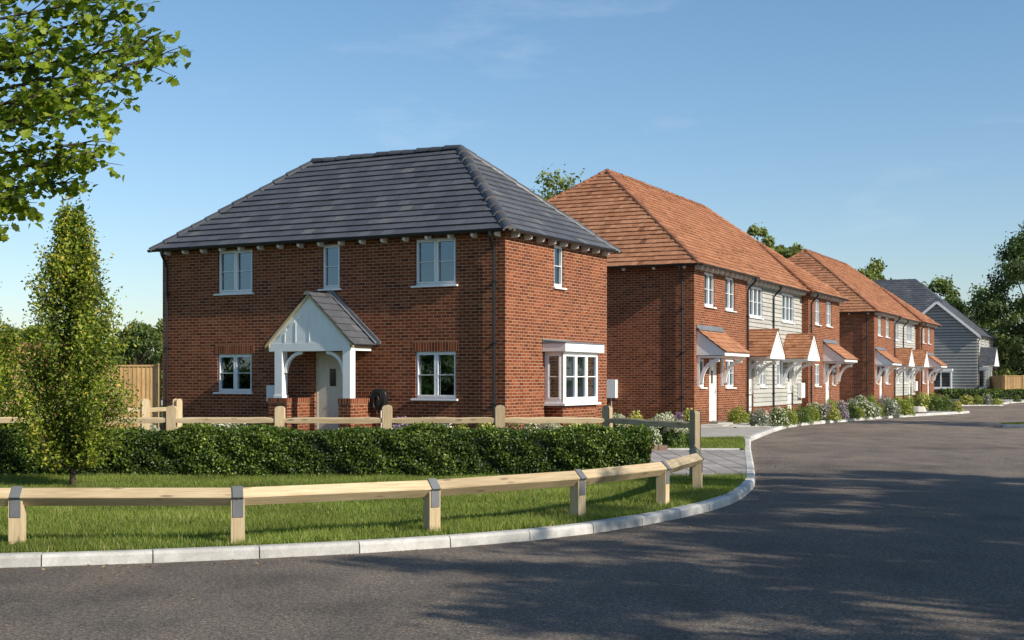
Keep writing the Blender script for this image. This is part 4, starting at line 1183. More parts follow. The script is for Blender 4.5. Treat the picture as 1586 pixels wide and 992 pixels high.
post_rail('pale timber post and rail fence behind the long hedge', [(-11.35, 22.55), (-9.5, 22.6), (-7.66, 22.6), (-5.81, 22.6), (-3.96, 22.6), (-2.13, 22.6), (-.20, 22.6), (1.63, 22.6), (2.76, 19.95)], mats='mix')
post_rail('short return of post and rail fence in the garden before the close-boarded panels', [(-10.7, 24.7), (-8.95, 25.2), (-7.15, 25.8), (-6.72, 26.6)], .98, 1.19, rh=.04)

# ------------------------------------------------------------------ close-boarded fence panels
def board_panel(a, b, h, label, group=None, post=True, mat='fence_wood'):
    L = math.dist(a, b); d = ((b[0]-a[0])/L, (b[1]-a[1])/L); f = Fr((0, 0), d, (d[1], -d[0]))
    r = empty('fence_panel', (*a, 0), 0, label, 'fence panel', group)
    m = MB(); x = .1
    while x < L-.1:
        w_ = min(.115, L-.1-x); jj = random.uniform(0, .006)
        m.box(f, x, x+w_-.004, -.012, .018+jj, .12, h-.05, long='z')
        m.box(f, x+w_-.03, x+w_+.006, .012, .030+jj, .12, h-.05, long='z'); x += w_
    m.build('boards', M[mat], r)
    m = MB(); m.box(f, .0, L, -.03, .05, h-.05, h); m.build('capping', M[mat], r, bevel=.005)
    m = MB(); m.box(f, .0, L, -.02, .035, .0, .12); m.build('gravel_board', M[mat], r)
    for u in (.05, L-.05):
        m = MB(); m.box(f, u-.05, u+.05, -.06, .045, 0, h+.04, long='z'); m.build('post', M[mat], r, bevel=.005)
    return r
gpn = 'close-boarded fence panels at the left of the brick house'
names = ['close-boarded timber fence panel touching the left corner of the brick house', 'close-boarded timber fence panel, second from the brick house, behind the yellow-green tree',
         'close-boarded timber fence panel, third from the brick house, behind the yellow-green tree', 'close-boarded timber fence panel, fourth from the brick house, left of the young tree',
         'close-boarded timber fence panel, farthest left of the run beside the brick house']
for i in range(5):
    board_panel((-9.25-1.86*(i+1), 34.95+.02*i), (-9.25-1.86*i-.03, 34.95+.02*i), 1.95, names[i], gpn)
board_panel((38.9, 107.5), (36.85, 99.2), 1.78, 'long timber fence panel seen at an angle beside the grey gabled house')
board_panel((36.9, 99.1), (38.3, 98.9), 1.80, 'pale timber fence panel facing the street at the far end of the road')
board_panel((39.0, 100.5), (41.5, 100.3), 1.74, 'timber fence panel behind the gap at the far right of the road end')

# ------------------------------------------------------------------ hedges
def hedge(name, label, x0, x1, y0, y1, z1, n, size, wob=.05, mat='hedge', core='hedge_core'):
    r = empty(name, ((x0+x1)/2, (y0+y1)/2, .09), 0, label, 'hedge')
    L, Wd, H = x1-x0, y1-y0, z1-.09
    def surf(n, inset):
        areas = np.array([L*H, L*H*.3, L*Wd, Wd*H, Wd*H]); f = rng.choice(5, n, p=areas/areas.sum())
        u, v = rng.random(n), rng.random(n)
        C = np.zeros((n, 3)); Nn = np.zeros((n, 3))
        for k in range(5):
            q = f == k
            if k == 0: C[q] = np.stack([(u[q]-.5)*L, np.full(q.sum(), -Wd/2), v[q]*H], 1); Nn[q] = (0, -1, .25)
            if k == 1: C[q] = np.stack([(u[q]-.5)*L, np.full(q.sum(), Wd/2), v[q]*H], 1); Nn[q] = (0, 1, .25)
            if k == 2: C[q] = np.stack([(u[q]-.5)*L, (v[q]-.5)*Wd, np.full(q.sum(), H)], 1); Nn[q] = (0, -.1, 1)
            if k == 3: C[q] = np.stack([np.full(q.sum(), -L/2), (u[q]-.5)*Wd, v[q]*H], 1); Nn[q] = (-1, 0, .25)
            if k == 4: C[q] = np.stack([np.full(q.sum(), L/2), (u[q]-.5)*Wd, v[q]*H], 1); Nn[q] = (1, 0, .25)
        # clumpy surface
        X, Y, Z = C.T
        b = wob*(np.sin(X*5.3+Z*4)*.5+np.sin(X*13+Z*11+Y*9)*.35+np.sin(X*2.1+1)*.5+np.sin(Z*23+X*7)*.25)
        C = C+Nn*(b-inset-rng.exponential(.035, n)+.02)[:, None]
        # rounded upper edges
        e = np.clip((C[:, 2]-(H-.14))/.14, 0, 1.3)
        C[:, 1] -= np.sign(C[:, 1])*e**2*.09*(np.abs(C[:, 1]) > Wd*.38)
        return C, Nn, b
    C, Nn, b = surf(n, 0)
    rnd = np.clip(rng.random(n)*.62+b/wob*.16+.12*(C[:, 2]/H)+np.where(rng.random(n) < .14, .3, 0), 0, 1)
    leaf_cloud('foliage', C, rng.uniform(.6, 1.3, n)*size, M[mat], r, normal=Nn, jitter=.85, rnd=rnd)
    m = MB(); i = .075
    m.box(WORLD, -L/2+i, L/2-i, -Wd/2+i, Wd/2-i, -.02, H-i-.01); m.build('shade_core', M[core], r)  # solid dark box, standing for the shade inside the hedge
    return r
hedge('hedge', 'long clipped dark green hedge between the lawn and the post and rail fence', -11.5, 2.08, 20.05, 21.15, .77, 110000, .046, wob=.065)
hedge('hedge', 'low clipped hedge in front of the grey gabled house at the end of the street', 30.5, 36.8, 93.5, 95, .75, 5000, .12)

# ------------------------------------------------------------------ trees
def skeleton_tube(mb, p, q, r0, r1, sag=.0, n=5, jit=.0):
    pts, rr = [], []
    for i in range(n+1):
        t = i/n
        c = Vector(p).lerp(Vector(q), t); c.z += sag*math.sin(math.pi*t)
        if 0 < i < n: c += Vector([random.uniform(-jit, jit) for _ in range(3)])
        pts.append(c); rr.append(r0+(r1-r0)*t)
    mb.tube(pts, rr, 7)
    return pts

def tree(name, label, cat, base, H, rx, z0, n, size, mat, clumps=60, rc=.9, group=None, trunk=.16, top_pow=1., lean=(0, 0), flat=.6, spiky=0., shell=.55):
    root = empty(name, (base[0], base[1], .0), 0, label, cat, group)
    zc, rz = (H+z0)/2, (H-z0)/2
    cs = []
    while len(cs) < clumps:
        v = rng.normal(size=3); v /= np.linalg.norm(v); q = rng.uniform(shell, 1)**.6
        p = v*q
        prof = 1-.35*max(0, p[2])**1.5
        c = np.array([p[0]*rx*prof, p[1]*rx*prof, zc+p[2]*rz])
        c[:2] += np.array(lean)*((c[2]-z0)/(H-z0))
        cs.append(c)
    cs = np.array(cs)
    cw = rng.uniform(.55, 1.25, clumps)
    shade = rng.uniform(-.18, .18, clumps)
    ix = rng.choice(clumps, n, p=cw/cw.sum())
    G = rng.normal(size=(n, 3)); G /= np.linalg.norm(G, axis=1)[:, None]
    G *= (rng.random(n)**.45)[:, None]
    G[:, 2] *= flat
    C = cs[ix]+G*(rc*cw[ix])[:, None]
    if spiky:
        C += (cs[ix]-np.array([lean[0]*.5, lean[1]*.5, zc]))*(rng.exponential(.06, n)*spiky)[:, None]
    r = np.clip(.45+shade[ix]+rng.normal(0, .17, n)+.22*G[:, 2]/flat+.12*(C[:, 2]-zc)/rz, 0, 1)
    nm = G*1.0+np.array([0, 0, .5])
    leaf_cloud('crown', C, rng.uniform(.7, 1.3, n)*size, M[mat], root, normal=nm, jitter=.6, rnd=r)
    m = MB()
    top = Vector((lean[0]*.7, lean[1]*.7, z0+(H-z0)*.8))
    m.tube([(0, 0, -.1), (0, 0, .25), (lean[0]*.1, lean[1]*.1, z0*.6+.3), (lean[0]*.3, lean[1]*.3, zc*.8), tuple(top)], [trunk*1.4, trunk*1.05, trunk*.9, trunk*.6, trunk*.12], 9)
    for k in range(0, min(clumps, 26)):
        c = Vector(cs[k]); t = min(.95, max(.25, (c.z-z0*.5)/(H)*.75)); s = Vector((lean[0]*.5*t, lean[1]*.5*t, z0*.6+(H*.8-z0*.6)*t*.75))
        if s.z > c.z: s.z = max(z0*.6, c.z-.4)
        skeleton_tube(m, s, c, trunk*.38, trunk*.07, .0, 4, rc*.1)
    m.build('trunk', M['bark'], root, smooth=True)
    return root

# shading trees across the road, right of the picture
gR = 'broadleaf trees across the road, right of the picture'
rl = ['nearest', 'second nearest', 'third nearest', 'fourth nearest', 'fifth nearest', 'sixth nearest', 'seventh nearest', 'second farthest', 'farthest']
for i, (b, H, rx, z0, n) in enumerate((((11.7, 3.4), 9.0, 3.0, 2.6, 11000), ((14.6, 1.4), 9.5, 3.0, 2.6, 10000), ((13.6, 6.4), 9.8, 3.2, 2.8, 13000), ((17.6, 6.0), 11.0, 3.6, 3.0, 13000), ((15.8, 10.4), 9.8, 3.4, 2.8, 13000), ((19.8, 12.0), 10.8, 3.8, 3.0, 14000), ((23.0, 9.0), 12.5, 4.0, 3.2, 12000), ((26.6, 39.5), 10.5, 3.0, 3, 8000), ((31.0, 34.5), 11, 3.2, 3, 8000))):
    tree('roadside_tree', 'tall leafy roadside tree across the road from the lawn, %s to the viewer' % rl[i], 'tree', b, H, rx, z0, int(n*.85), .20, 'tree', 60, .62, gR, .2, spiky=.5, shell=.15)
# low trees far to the left that the front windows mirror
gL = 'low trees to the left of the garden, outside the picture'
for i in range(9):
    tree('field_tree', 'low bushy tree beyond the left end of the lawn, %s from the near end' % ['first', 'second', 'third', 'fourth', 'fifth', 'sixth', 'seventh', 'eighth', 'ninth'][i], 'tree', (-33+random.uniform(-3, 3), 2+i*3.6), random.uniform(2.3, 3.5), 2.4, .2, 2200, .30, 'tree', 22, 1.0, gL, .12)

# background trees
bg = [  # px x, Y, top z, crown radius, label, mat
 (855, 76, 13.0, 3.0, 'light green treetop showing between the slate roof and the first clay roof', 'tree_light', 26),
 (1173, 98, 13.0, 1.6, 'small green treetop just above the dip after the nearer terrace ridge', 'tree_light', 8),
 (1212, 100, 12.2, 1.6, 'small green treetop showing left of the farther terrace ridge', 'tree_light', 8),
 (1334, 122, 12.2, 2.2, 'treetop behind the far end of the farther terrace, left of a similar one', 'tree_light', 10),
 (1366, 124, 12.3, 2.2, 'treetop behind the slate ridge of the grey gabled house', 'tree_light', 10),
 (1447, 142, 12.1, 3.0, 'round green treetop directly behind the slope of the grey house roof', 'tree', 14),
 (1500, 140, 11.3, 3.4, 'round green tree behind the lower end of the grey house roof', 'tree', 16),
 (1535, 150, 9.8, 3.8, 'dark tree between the grey house and the tall tree at the right edge', 'tree_dark', 18),
 (1570, 128, 6.0, 3.4, 'low dark green tree behind the timber fence at the end of the road', 'tree_dark', 16),
]
for px, Y, H, rx, lab, mt, nc in bg:
    tree('background_tree', lab, 'tree', ((px-793)/2050*Y, Y), H, rx, max(1.2, H-2.4*rx-1.5), 4200 if rx < 2.7 else 7500, .26 if Y < 100 else .34, mt, nc*2, rx*.36, None, .16, spiky=.8, shell=.3)
tree('tall_tree', 'tall dark green tree cut by the right edge of the picture above the timber fence', 'tree', (45.4, 114), 15.2, 5.2, 2.4, 24000, .30, 'tree_dark', 80, 1.25, None, .3, spiky=.9, shell=.3)
tree('tall_tree', 'broad dark tree behind the tall one at the right edge', 'tree', (52.5, 122), 13.5, 5.0, 1.5, 13000, .36, 'tree_dark', 50, 1.4, None, .3)
tree('small_tree', 'small light green tree standing just right of the grey house front corner', 'tree', (44.2, 121), 5.6, 1.9, .6, 2400, .26, 'tree_light', 20, .7, None, .1)
wl = ['round woodland tree touching the left corner of the brick house', 'round woodland tree beyond the fence, just left of the house corner one', 'woodland tree hidden mostly behind the yellow-green columnar tree',
      'woodland tree beyond the fence between the two young trees', 'woodland tree beyond the fence at the left edge of the picture', 'woodland tree beyond the fence, right behind the left young tree']
for i, (px, Y, H) in enumerate(((246, 92, 5.6), (214, 88, 5.3), (150, 94, 5.6), (72, 90, 5.2), (10, 92, 5.3), (40, 96, 5.0))):
    tree('woodland_tree', wl[i], 'tree', ((px-793)/2050*Y, Y), H, 2.6, .4, 8000, .23, 'tree', 44, .72, 'woodland trees beyond the left fence', .15, shell=.5)
def far_wood(name, label, P, n, H):
    C = []
    for (a, b) in zip(P, P[1:]):
        k = int(n*math.dist(a, b)/sum(math.dist(x, y) for x, y in zip(P, P[1:])))
        t = rng.random(k); X = a[0]+(b[0]-a[0])*t; Y = a[1]+(b[1]-a[1])*t+rng.normal(0, 2, k)
        hh = H*(.72+.18*np.sin(X*.33)+.12*np.sin(X*.9+2))
        C.append(np.stack([X, Y, hh*np.sqrt(rng.random(k))], 1))
    C = np.concatenate(C); r = np.clip(.4+.3*np.sin(C[:, 0]*.9+C[:, 2]*.8)+rng.normal(0, .15, len(C)), 0, 1)
    return tag(leaf_cloud(name, C, rng.uniform(.8, 1.4, len(C))*.9, M['tree_dark'], normal=np.tile([0, -1, .6], (len(C), 1)), jitter=.6, rnd=r), label, 'woodland', kind='stuff')
far_wood('woodland', 'distant line of dark woodland on the horizon behind the houses', [(-150, 150), (-40, 165), (60, 175), (160, 150)], 15000, 6.5)

# ------------------------------------------------------------------ young hornbeams (columnar, yellow-green)
def columnar(label, base, H, R0_, z0, n, size, seed, nb=38):
    g = np.random.default_rng(seed); rd = random.Random(seed)
    root = empty('young_tree', (*base, .09), 0, label, 'tree')
    def prof(t):   # t 0..1 over crown
        return R0_*min(1, (t/.22)**.55 if t > 0 else 0)*(1-max(0, (t-.38)/.62)**1.2*.90)
    m = MB(); pts = []
    m.tube([(0, 0, -.1), (.01, 0, .35), (-.01, .01, z0+.6), (.0, 0, H*.6), (.02, 0, H*.97)], [.05, .036, .03, .018, .004], 9)
    tips = []
    for k in range(nb):
        t = (k+.5)/nb; s = .16+(H*.86-.16)*t**1.15; ang = k*2.4+rd.uniform(-.5, .5)
        tt = min(.97, (s-z0)/(H-z0)+rd.uniform(.12, .26)); z1 = z0+(H-z0)*max(.05, tt)
        rr = prof(max(.05, tt))*rd.uniform(.55, 1.22)
        e = Vector((math.cos(ang)*rr, math.sin(ang)*rr, max(z1, s+.12)))
        P0 = Vector((0, 0, s))
        mid = P0.lerp(e, .5)+Vector((math.cos(ang)*.08, math.sin(ang)*.08, -.08))
        m.tube([P0, mid, e], [.012, .007, .003], 5)
        tips.append((P0, mid, e))
    m.build('trunk', M['bark'], root, smooth=True)
    cents = []; bias = []
    for (a, b, c) in tips:
        shade = rd.uniform(-.15, .15)
        k = int(n/nb)
        t = g.random(k)**.75
        for j in range(k):
            p = a.lerp(b, t[j]*2) if t[j] < .5 else b.lerp(c, t[j]*2-1)
            sp = .15*(1-.55*t[j])*(.5+.5*min(1, prof(min(1, max(0.02, (p.z-z0)/(H-z0))))/R0_*1.3))
            o = g.normal(0, 1, 3)*sp; o[2] *= 1.15
            q = np.array(p)+o
            if q[2] < z0: q[2] = z0+g.random()*.5
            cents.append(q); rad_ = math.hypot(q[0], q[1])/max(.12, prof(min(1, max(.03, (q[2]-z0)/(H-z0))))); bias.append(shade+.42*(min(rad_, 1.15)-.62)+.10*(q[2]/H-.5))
    # wispy shoots
    for _ in range(80):
        a_, b_, c_ = tips[rd.randrange(len(tips))]; d = (c_-b_).normalized()*rd.uniform(.14, .40)+Vector((rd.uniform(-.08, .08), rd.uniform(-.08, .08), rd.uniform(.04, .16)))
        for j in range(12):
            cents.append(np.array(c_+d*(j/11))+g.normal(0, .018, 3)); bias.append(.3)
    C = np.array(cents); r = np.clip(.42+np.array(bias)+g.normal(0, .2, len(C)), 0, 1)
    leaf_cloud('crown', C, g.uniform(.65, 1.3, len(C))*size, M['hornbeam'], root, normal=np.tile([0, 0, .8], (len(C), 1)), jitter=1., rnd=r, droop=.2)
    return root
columnar('young columnar tree with yellow-green leaves standing on the lawn before the hedge', (-6.06, 18.25), 3.92, .80, .28, 36000, .052, 5, 130)
columnar('young yellow-green tree cut off by the left edge of the picture', (-9.55, 23.9), 2.95, .95, .3, 26000, .066, 9, 70)

# ------------------------------------------------------------------ overhanging maple
def maple():
    base = Vector((-7.2, 10.6, 0))
    root = empty('maple_tree', base, 0, 'maple with lobed green leaves whose branches overhang the top left corner', 'tree')
    m = MB(); g = np.random.default_rng(3); rd = random.Random(4)
    m.tube([(0, 0, -.1), (0, 0, .3), (.05, .02, 1.6), (.1, 0, 2.8), (.15, .05, 4.4), (.1, .1, 6.0), (.1, 0, 7.2)], [.24, .17, .15, .13, .10, .06, .02], 12)
    C, Nn, S, Rn = [], [], [], []
    def twig(a, d, L, r, nl):
        b = a+d*L; mid = a.lerp(b, .5)+Vector((0, 0, .03*L))
        m.tube([a, mid, b], [r, r*.7, r*.3], 5)
        for k in range(nl):
            t = (k+.6)/nl; p = a.lerp(mid, t*2) if t < .5 else mid.lerp(b, t*2-1)
            side = d.cross(Vector((0, 0, 1))).normalized()*(1 if k % 2 else -1)
            q = p+side*rd.uniform(.02, .085)+Vector((rd.uniform(-.03, .03), rd.uniform(-.03, .03), rd.uniform(-.09, .03)))
            C.append(tuple(q)); n = Vector((rd.uniform(-.6, .6), rd.uniform(-1.1, .1), .6)); Nn.append(tuple(n)); S.append(rd.uniform(.046, .084)); Rn.append(min(1, max(0, rd.gauss(.45, .22))))
    def limb(s, e, r0, ntw, spread=.62, tl=(.28, .6)):
        pts = skeleton_tube(m, s, e, r0, .006, .10, 9, .035)
        d = (Vector(e)-Vector(s)).normalized(); side = d.cross(Vector((0, 0, 1))).normalized()
        for k in range(ntw):
            t = .12+.88*(k+rd.random()*.7)/ntw; f = t*(len(pts)-1); i = min(int(f), len(pts)-2)
            p = pts[i].lerp(pts[i+1], f-i)
            sg = 1 if k % 2 else -1
            dd = (d*rd.uniform(.35, .9)+side*sg*rd.uniform(.3, 1)*spread+Vector((0, 0, rd.uniform(-.38, .22)))).normalized()
            L = rd.uniform(*tl)*(1.05-.4*t)
            twig(p, dd, L, .006, int(7+L*16))
            if rd.random() < .55:
                p2 = p+dd*L*.45; dd2 = (dd+side*sg*-.8+Vector((0, 0, rd.uniform(-.3, .15)))).normalized(); twig(p2, dd2, L*.6, .004, 7)
        twig(pts[-2], d, .3, .005, 9)
    # limbs reaching into the picture: world targets
    T = [((-2.95, 10.1, 4.36), 3.3, .03), ((-2.72, 10.3, 4.10), 3.0, .034), ((-2.98, 9.8, 3.60), 2.85, .028), ((-3.3, 10.5, 3.35), 2.6, .026),
         ((-3.75, 10.2, 2.95), 2.3, .022), ((-3.95, 9.9, 2.70), 2.1, .018), ((-3.2, 9.4, 4.7), 3.6, .03), ((-3.1, 11.2, 4.5), 3.4, .028), ((-3.45, 9.5, 4.1), 3.1, .024),
         ((-3.5, 10.9, 3.9), 2.9, .024), ((-3.85, 9.6, 3.15), 2.5, .02), ((-3.6, 10.8, 3.2), 2.5, .02), ((-3.1, 10.6, 4.95), 3.9, .03), ((-3.6, 9.2, 5.2), 4.2, .03), ((-3.3, 10.2, 4.75), 3.7, .025), ((-3.4, 9.9, 3.75), 2.8, .022), ((-3.0, 10.0, 3.85), 2.9, .024), ((-2.85, 10.4, 4.25), 3.2, .024), ((-3.1, 10.1, 4.5), 3.5, .024), ((-3.9, 10.3, 3.02), 2.4, .02), ((-3.35, 10.6, 3.5), 2.7, .02)]
    for (tx, ty, tz), sz, r in T:
        limb(Vector((.1, .02, sz)), Vector((tx, ty, tz))-base, r, 38)
    # the rest of the crown, out of the picture
    for k in range(26):
        a = 2.4*k; el = rd.uniform(-.1, .9); z = rd.uniform(3.0, 6.2); L = rd.uniform(1.6, 3.1)*(1-.25*(z-3)/3)
        e = Vector((math.cos(a)*L, math.sin(a)*L, z+el))
        if e.x > 2.2 and abs(e.y) < 1.5: e.z += 1.3
        limb(Vector((.1, .03, z)), e, .03, 16, tl=(.35, .7))
    m.build('trunk', M['bark'], root, smooth=True)
    leaf_cloud('crown', np.array(C), np.array(S), M['maple'], root, T_MAPLE, normal=np.array(Nn), jitter=.25, rnd=np.array(Rn), droop=1.1)
maple()

# ------------------------------------------------------------------ flowering shrubs
def shrub_proto(kind):
    g = np.random.default_rng(hash(kind) % 1000 if False else sum(map(ord, kind)))
    leafm, flm, nf, tall = {'lime': ('shrub_lime', None, 0, 0), 'green': ('shrub_green', None, 0, 0), 'white': ('shrub_green', 'fl_white', 150, 0), 'grey': ('shrub_grey', 'fl_white', 40, 0),
                            'yellow': ('shrub_lime', 'fl_yellow', 130, 0), 'purple': ('shrub_grey', 'fl_purple', 240, 1), 'red': ('shrub_green', 'fl_red', 130, 0), 'hydrangea': ('shrub_green', 'fl_white', 0, 2)}[kind]
    root = empty('shrub', (0, 0, 0)); n = 1500
    v = g.normal(size=(n, 3)); v /= np.linalg.norm(v, axis=1)[:, None]; v[:, 2] = np.abs(v[:, 2])*1.0-.15*g.random(n)
    lump = 1+.13*np.sin(v[:, 0]*5+1)*np.sin(v[:, 1]*6)+.10*np.sin(v[:, 2]*9+v[:, 0]*4)
    C = v*np.array([.5, .5, .86])*(lump*(1-.45*g.random(n)**2.2))[:, None]; C[:, 2] += .10
    C[:, 2] = np.maximum(C[:, 2], .02)
    r = np.clip(.25+.55*np.linalg.norm(v*lump[:, None], axis=1)*(.3+.7*g.random(n))*.9+.15*v[:, 2], 0, 1)
    leaf_cloud('foliage', C, g.uniform(.06, .12, n), M[leafm], root, normal=v, jitter=.7, rnd=r)
    m = MB()
    for k in range(9):
        a = k*2.4; m.tube([(0, 0, -.02), (math.cos(a)*.14, math.sin(a)*.14, .3), (math.cos(a)*.3, math.sin(a)*.3, .6)], [.014, .01, .004], 5)
    m.build('stems', M['bark'], root)
    if flm:
        if tall == 2:
            cs = []
            for k in range(24):
                a = k*2.4; rr = .10+.42*math.sqrt(k/24); c = np.array([math.cos(a)*rr, math.sin(a)*rr, .98-rr*rr*1.4])
                q = g.normal(size=(60, 3)); q /= np.linalg.norm(q, axis=1)[:, None]; cs.append(c+q*np.array([.095, .095, .07]))
            F = np.concatenate(cs); leaf_cloud('flowers', F, .05, M[flm], root, T_FLOWER, normal=F*0+np.array([0, -.3, 1.]), jitter=.6)
        else:
            v = g.normal(size=(nf, 3)); v /= np.linalg.norm(v, axis=1)[:, None]; v[:, 2] = np.abs(v[:, 2])
            F = v*np.array([.52, .52, .90])*g.uniform(.94, 1.08, nf)[:, None]; F[:, 2] += .10
            if tall == 1: F[:, 2] += g.uniform(-.05, .2, nf)
            k = 3; F = np.repeat(F, k, 0)+g.normal(0, .02, (nf*k, 3))
            leaf_cloud('flowers', F, g.uniform(.04, .075, len(F)), M[flm], root, T_FLOWER, normal=np.repeat(v, k, 0), jitter=.4)
    return root
SP = {}
used = set()
def put_shrub(kind, x, y, w, h, label, group):
    if kind not in SP: SP[kind] = shrub_proto(kind)
    o = SP[kind] if kind not in used else copy_tree(SP[kind]); used.add(kind)
    o.location = (x, y, .10); o.scale = (w, w, h); o.rotation_euler = (0, 0, random.uniform(0, 6.28))
    tag(o, label, 'shrub', group)
look = {'lime': 'rounded yellow-green shrub', 'green': 'rounded mid green shrub', 'white': 'green shrub dotted with white flowers', 'grey': 'silvery grey-leaved shrub', 'yellow': 'shrub with yellow flowers',
        'purple': 'shrub with mauve flower spikes', 'red': 'low shrub with reddish pink flowers', 'hydrangea': 'shrub with big creamy flower heads'}
ordn = ['first', 'second', 'third', 'fourth', 'fifth', 'sixth', 'seventh', 'eighth', 'ninth', 'tenth', 'eleventh', 'twelfth']
cnt = {}
def row(items, place, group):
    for kind, px, py, wpx, hpx in items:
        Y = 1.5*2050/(py-586); x = (px-793)/2050*Y
        key = (kind, place); cnt[key] = cnt.get(key, 0)+1
        put_shrub(kind, x, Y+wpx/2/2050*Y*.6, wpx/2050*Y*1.06, hpx/2050*Y, '%s %s from the left, %s' % (ordn[cnt[key]-1], look[kind], place), group)
row([('lime', 1145, 657, 33, 27), ('red', 1164, 655, 14, 18), ('grey', 1179, 661, 31, 27), ('red', 1194, 660, 14, 18), ('white', 1206, 660, 30, 29), ('lime', 1224, 659, 26, 29), ('green', 1243, 656, 30, 27), ('lime', 1259, 654, 24, 25),
     ('white', 1273, 651, 20, 24), ('purple', 1281, 651, 18, 23), ('yellow', 1293, 652, 20, 19), ('purple', 1306, 651, 18, 25), ('green', 1318, 649, 26, 24), ('lime', 1330, 648, 22, 19), ('white', 1342, 647, 30, 26), ('grey', 1352, 646, 26, 22),
     ('lime', 1363, 645, 18, 20), ('grey', 1381, 645, 28, 27), ('lime', 1404, 644, 28, 24), ('white', 1376, 639, 22, 22), ('green', 1389, 638, 22, 20), ('purple', 1370, 637, 18, 22)], 'along the nearer terrace kerb', 'flowering shrubs planted along the curved kerb')
row([('white', 1262, 646, 26, 22), ('lime', 1288, 643, 26, 24), ('grey', 1322, 640, 24, 22), ('white', 1303, 641, 20, 20)], 'against the nearer terrace wall', 'shrubs against the nearer terrace')
row([('yellow', 1392, 633, 18, 18), ('lime', 1408, 633, 22, 21), ('green', 1424, 632, 22, 22), ('yellow', 1432, 636, 26, 26), ('lime', 1446, 629, 26, 20), ('green', 1454, 637, 26, 25), ('green', 1468, 637, 22, 23), ('yellow', 1484, 638, 16, 16), ('red', 1458, 627, 16, 16), ('lime', 1350, 632, 20, 20), ('white', 1334, 633, 22, 20)],
    'before the farther terrace', 'shrubs planted before the farther terrace')
row([('yellow', 1499, 627.5, 22, 15), ('lime', 1517, 627.5, 20, 15), ('grey', 1530, 627.5, 16, 16), ('yellow', 1546, 627.5, 18, 10), ('green', 1577, 623, 12, 11)], 'on the kerbed bed before the grey house', 'shrubs on the far island before the grey house')
# front garden of the brick house
row([('hydrangea', 957, 690, 30, 48), ('yellow', 984, 689, 30, 42), ('white', 1008, 693, 32, 40), ('hydrangea', 1026, 695, 38, 52), ('hydrangea', 1048, 696, 32, 44), ('red', 1065, 694, 22, 34), ('white', 1012, 697, 26, 34), ('purple', 1052, 690, 20, 45), ('yellow', 985, 683, 30, 44), ('hydrangea', 1034, 682, 30, 42), ('yellow', 1068, 681, 26, 46), ('hydrangea', 960, 682, 26, 38), ('lime', 1010, 684, 26, 34), ('green', 1070, 695, 20, 28)],
    'beyond the hedge end', 'flowering shrubs in the bed beside the bay window')
GH = [('hydrangea', 226, 688, 30, 24), ('green', 285, 690, 30, 34), ('red', 312, 690, 26, 32), ('hydrangea', 338, 690, 34, 34), ('white', 365, 690, 32, 32), ('green', 392, 690, 30, 30), ('purple', 620, 691, 30, 32), ('white', 652, 691, 34, 35), ('grey', 686, 691, 32, 32), ('lime', 716, 691, 30, 30), ('yellow', 752, 691, 30, 31), ('red', 790, 691, 34, 33), ('white', 822, 691, 30, 31), ('hydrangea', 852, 691, 34, 31), ('yellow', 888, 690, 34, 34), ('lime', 920, 690, 30, 31)]
row([(a, b, c, d+4, e+7) for a, b, c, d, e in GH],
    'peeping over the long hedge', 'flowering shrubs in the front garden of the brick house')

# pale boulder at the kerb
m = MB()
pts = [(random.uniform(.8, 1.1)*math.cos(a), random.uniform(.8, 1.1)*math.sin(a)) for a in [i*math.pi/4 for i in range(8)]]
for k in range(8):
    a, b = pts[k], pts[(k+1) % 8]
    m.face([(a[0]*.45, a[1]*.3, 0), (b[0]*.45, b[1]*.3, 0), (b[0]*.36, b[1]*.24, .26), (a[0]*.36, a[1]*.24, .26)], None, .4)
m.face([(a[0]*.36, a[1]*.24, .26) for a in pts], None, .5)
o = m.build('boulder', M['flag'], None, (17.9, 58.6, .09), bevel=.04); tag(o, 'low grey stone block lying at the end of the kerbside flower bed', 'boulder')

# low shed with orange roof beyond the left fence
sh = empty('garden_shed', (-16.6, 44, 0), R(-12), 'low timber shed with pinkish clay roof glimpsed between the two young trees', 'shed')
w = MB(); wall(w, (-2.4, -1.6), (2.4, -1.6), 0, 2.05); wall(w, (2.4, -1.6), (2.4, 1.6), 0, 2.05); wall(w, (2.4, 1.6), (-2.4, 1.6), 0, 2.05); wall(w, (-2.4, 1.6), (-2.4, -1.6), 0, 2.05)
w.face([(-2.4, -1.6, 2.05), (-2.4, 1.6, 2.05), (-2.4, 0, 2.72)]); w.face([(2.4, -1.6, 2.05), (2.4, 1.6, 2.05), (2.4, 0, 2.72)])
w.build('wall', M['fence_wood'], sh)
w = MB(); tiles(w, [(-2.6, -1.85, 2.0), (2.6, -1.85, 2.0), (2.6, 0, 2.8), (-2.6, 0, 2.8)], (1, 0, 0), .2, .25, .02); tiles(w, [(-2.6, 1.85, 2.0), (2.6, 1.85, 2.0), (2.6, 0, 2.8), (-2.6, 0, 2.8)], (1, 0, 0), .2, .25, .02)
w.build('roof', M['clay'], sh)

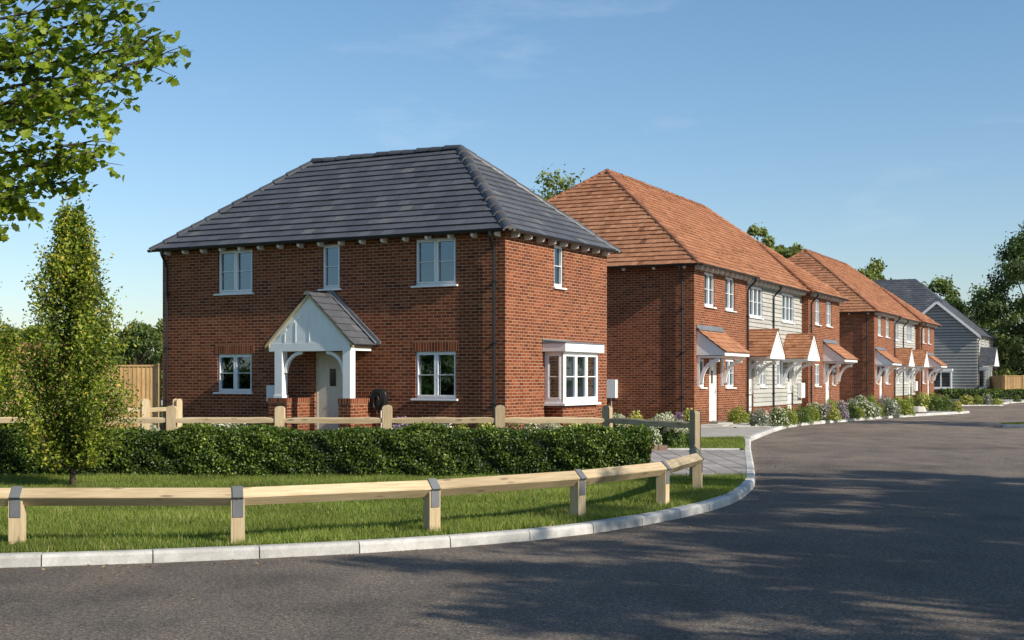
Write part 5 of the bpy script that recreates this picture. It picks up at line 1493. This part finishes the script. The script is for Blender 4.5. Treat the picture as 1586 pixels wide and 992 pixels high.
# ================================================================== LIGHT, SKY, CAMERA
EL = R(31); az = math.atan2(.828, -.560)       # towards the sun, clockwise from +Y
sd = Vector((math.sin(az)*math.cos(EL), math.cos(az)*math.cos(EL), math.sin(EL)))
L = bpy.data.lights.new('sun', 'SUN'); L.energy = 5.7; L.angle = R(.55); L.color = (1, .93, .80)
so = bpy.data.objects.new('sun', L); COL.objects.link(so); so.rotation_euler = (-sd).to_track_quat('-Z', 'Y').to_euler(); so.location = (30, -20, 30)
wd = bpy.data.worlds.new('World'); scene.world = wd; wd.use_nodes = True
nt = wd.node_tree; nt.nodes.clear()
ow = nt.nodes.new('ShaderNodeOutputWorld'); bgk = nt.nodes.new('ShaderNodeBackground')
sky = nt.nodes.new('ShaderNodeTexSky'); sky.sky_type = 'NISHITA'; sky.sun_disc = False; sky.sun_elevation = EL; sky.sun_rotation = az
sky.air_density = 1.0; sky.dust_density = .5; sky.ozone_density = 2.2; sky.altitude = 100
tc = nt.nodes.new('ShaderNodeTexCoord')
mp = nt.nodes.new('ShaderNodeMapping'); mp.inputs['Scale'].default_value = (3, 3, 11); nt.links.new(tc.outputs['Generated'], mp.inputs[0])
nz = nt.nodes.new('ShaderNodeTexNoise'); nz.inputs['Scale'].default_value = 1.6; nz.inputs['Detail'].default_value = 8; nz.inputs['Roughness'].default_value = .62; nt.links.new(mp.outputs[0], nz.inputs['Vector'])
cf = ramp(nt, nz.outputs['Fac'], [(.60, g3(0)), (.80, g3(.16))])
sx = nt.nodes.new('ShaderNodeSeparateXYZ'); nt.links.new(tc.outputs['Generated'], sx.inputs[0])
tn = mix(nt, sky.outputs[0], ramp(nt, sx.outputs['Z'], [(0, (.86, .85, .90)), (.10, (.82, .88, .935)), (.30, (.76, .92, .965))]), 1., 'MULTIPLY')
cm = mix(nt, tn, (7.2, 7.4, 7.8), cf)
nt.links.new(cm, bgk.inputs[0]); bgk.inputs[1].default_value = .150
nt.links.new(bgk.outputs[0], ow.inputs[0])

cam = bpy.data.cameras.new('camera'); co = bpy.data.objects.new('camera', cam); COL.objects.link(co)
co.location = (0, 0, 1.6); co.rotation_euler = (R(90), 0, 0)
cam.sensor_width = 36; cam.lens = 2050/1586*36; cam.shift_y = 90/1586; cam.clip_end = 6000
scene.camera = co
scene.render.engine = 'CYCLES'
scene.view_settings.view_transform = 'Standard'; scene.view_settings.look = 'None'; scene.view_settings.exposure = 0
scene.cycles.max_bounces = 8; scene.cycles.transparent_max_bounces = 16
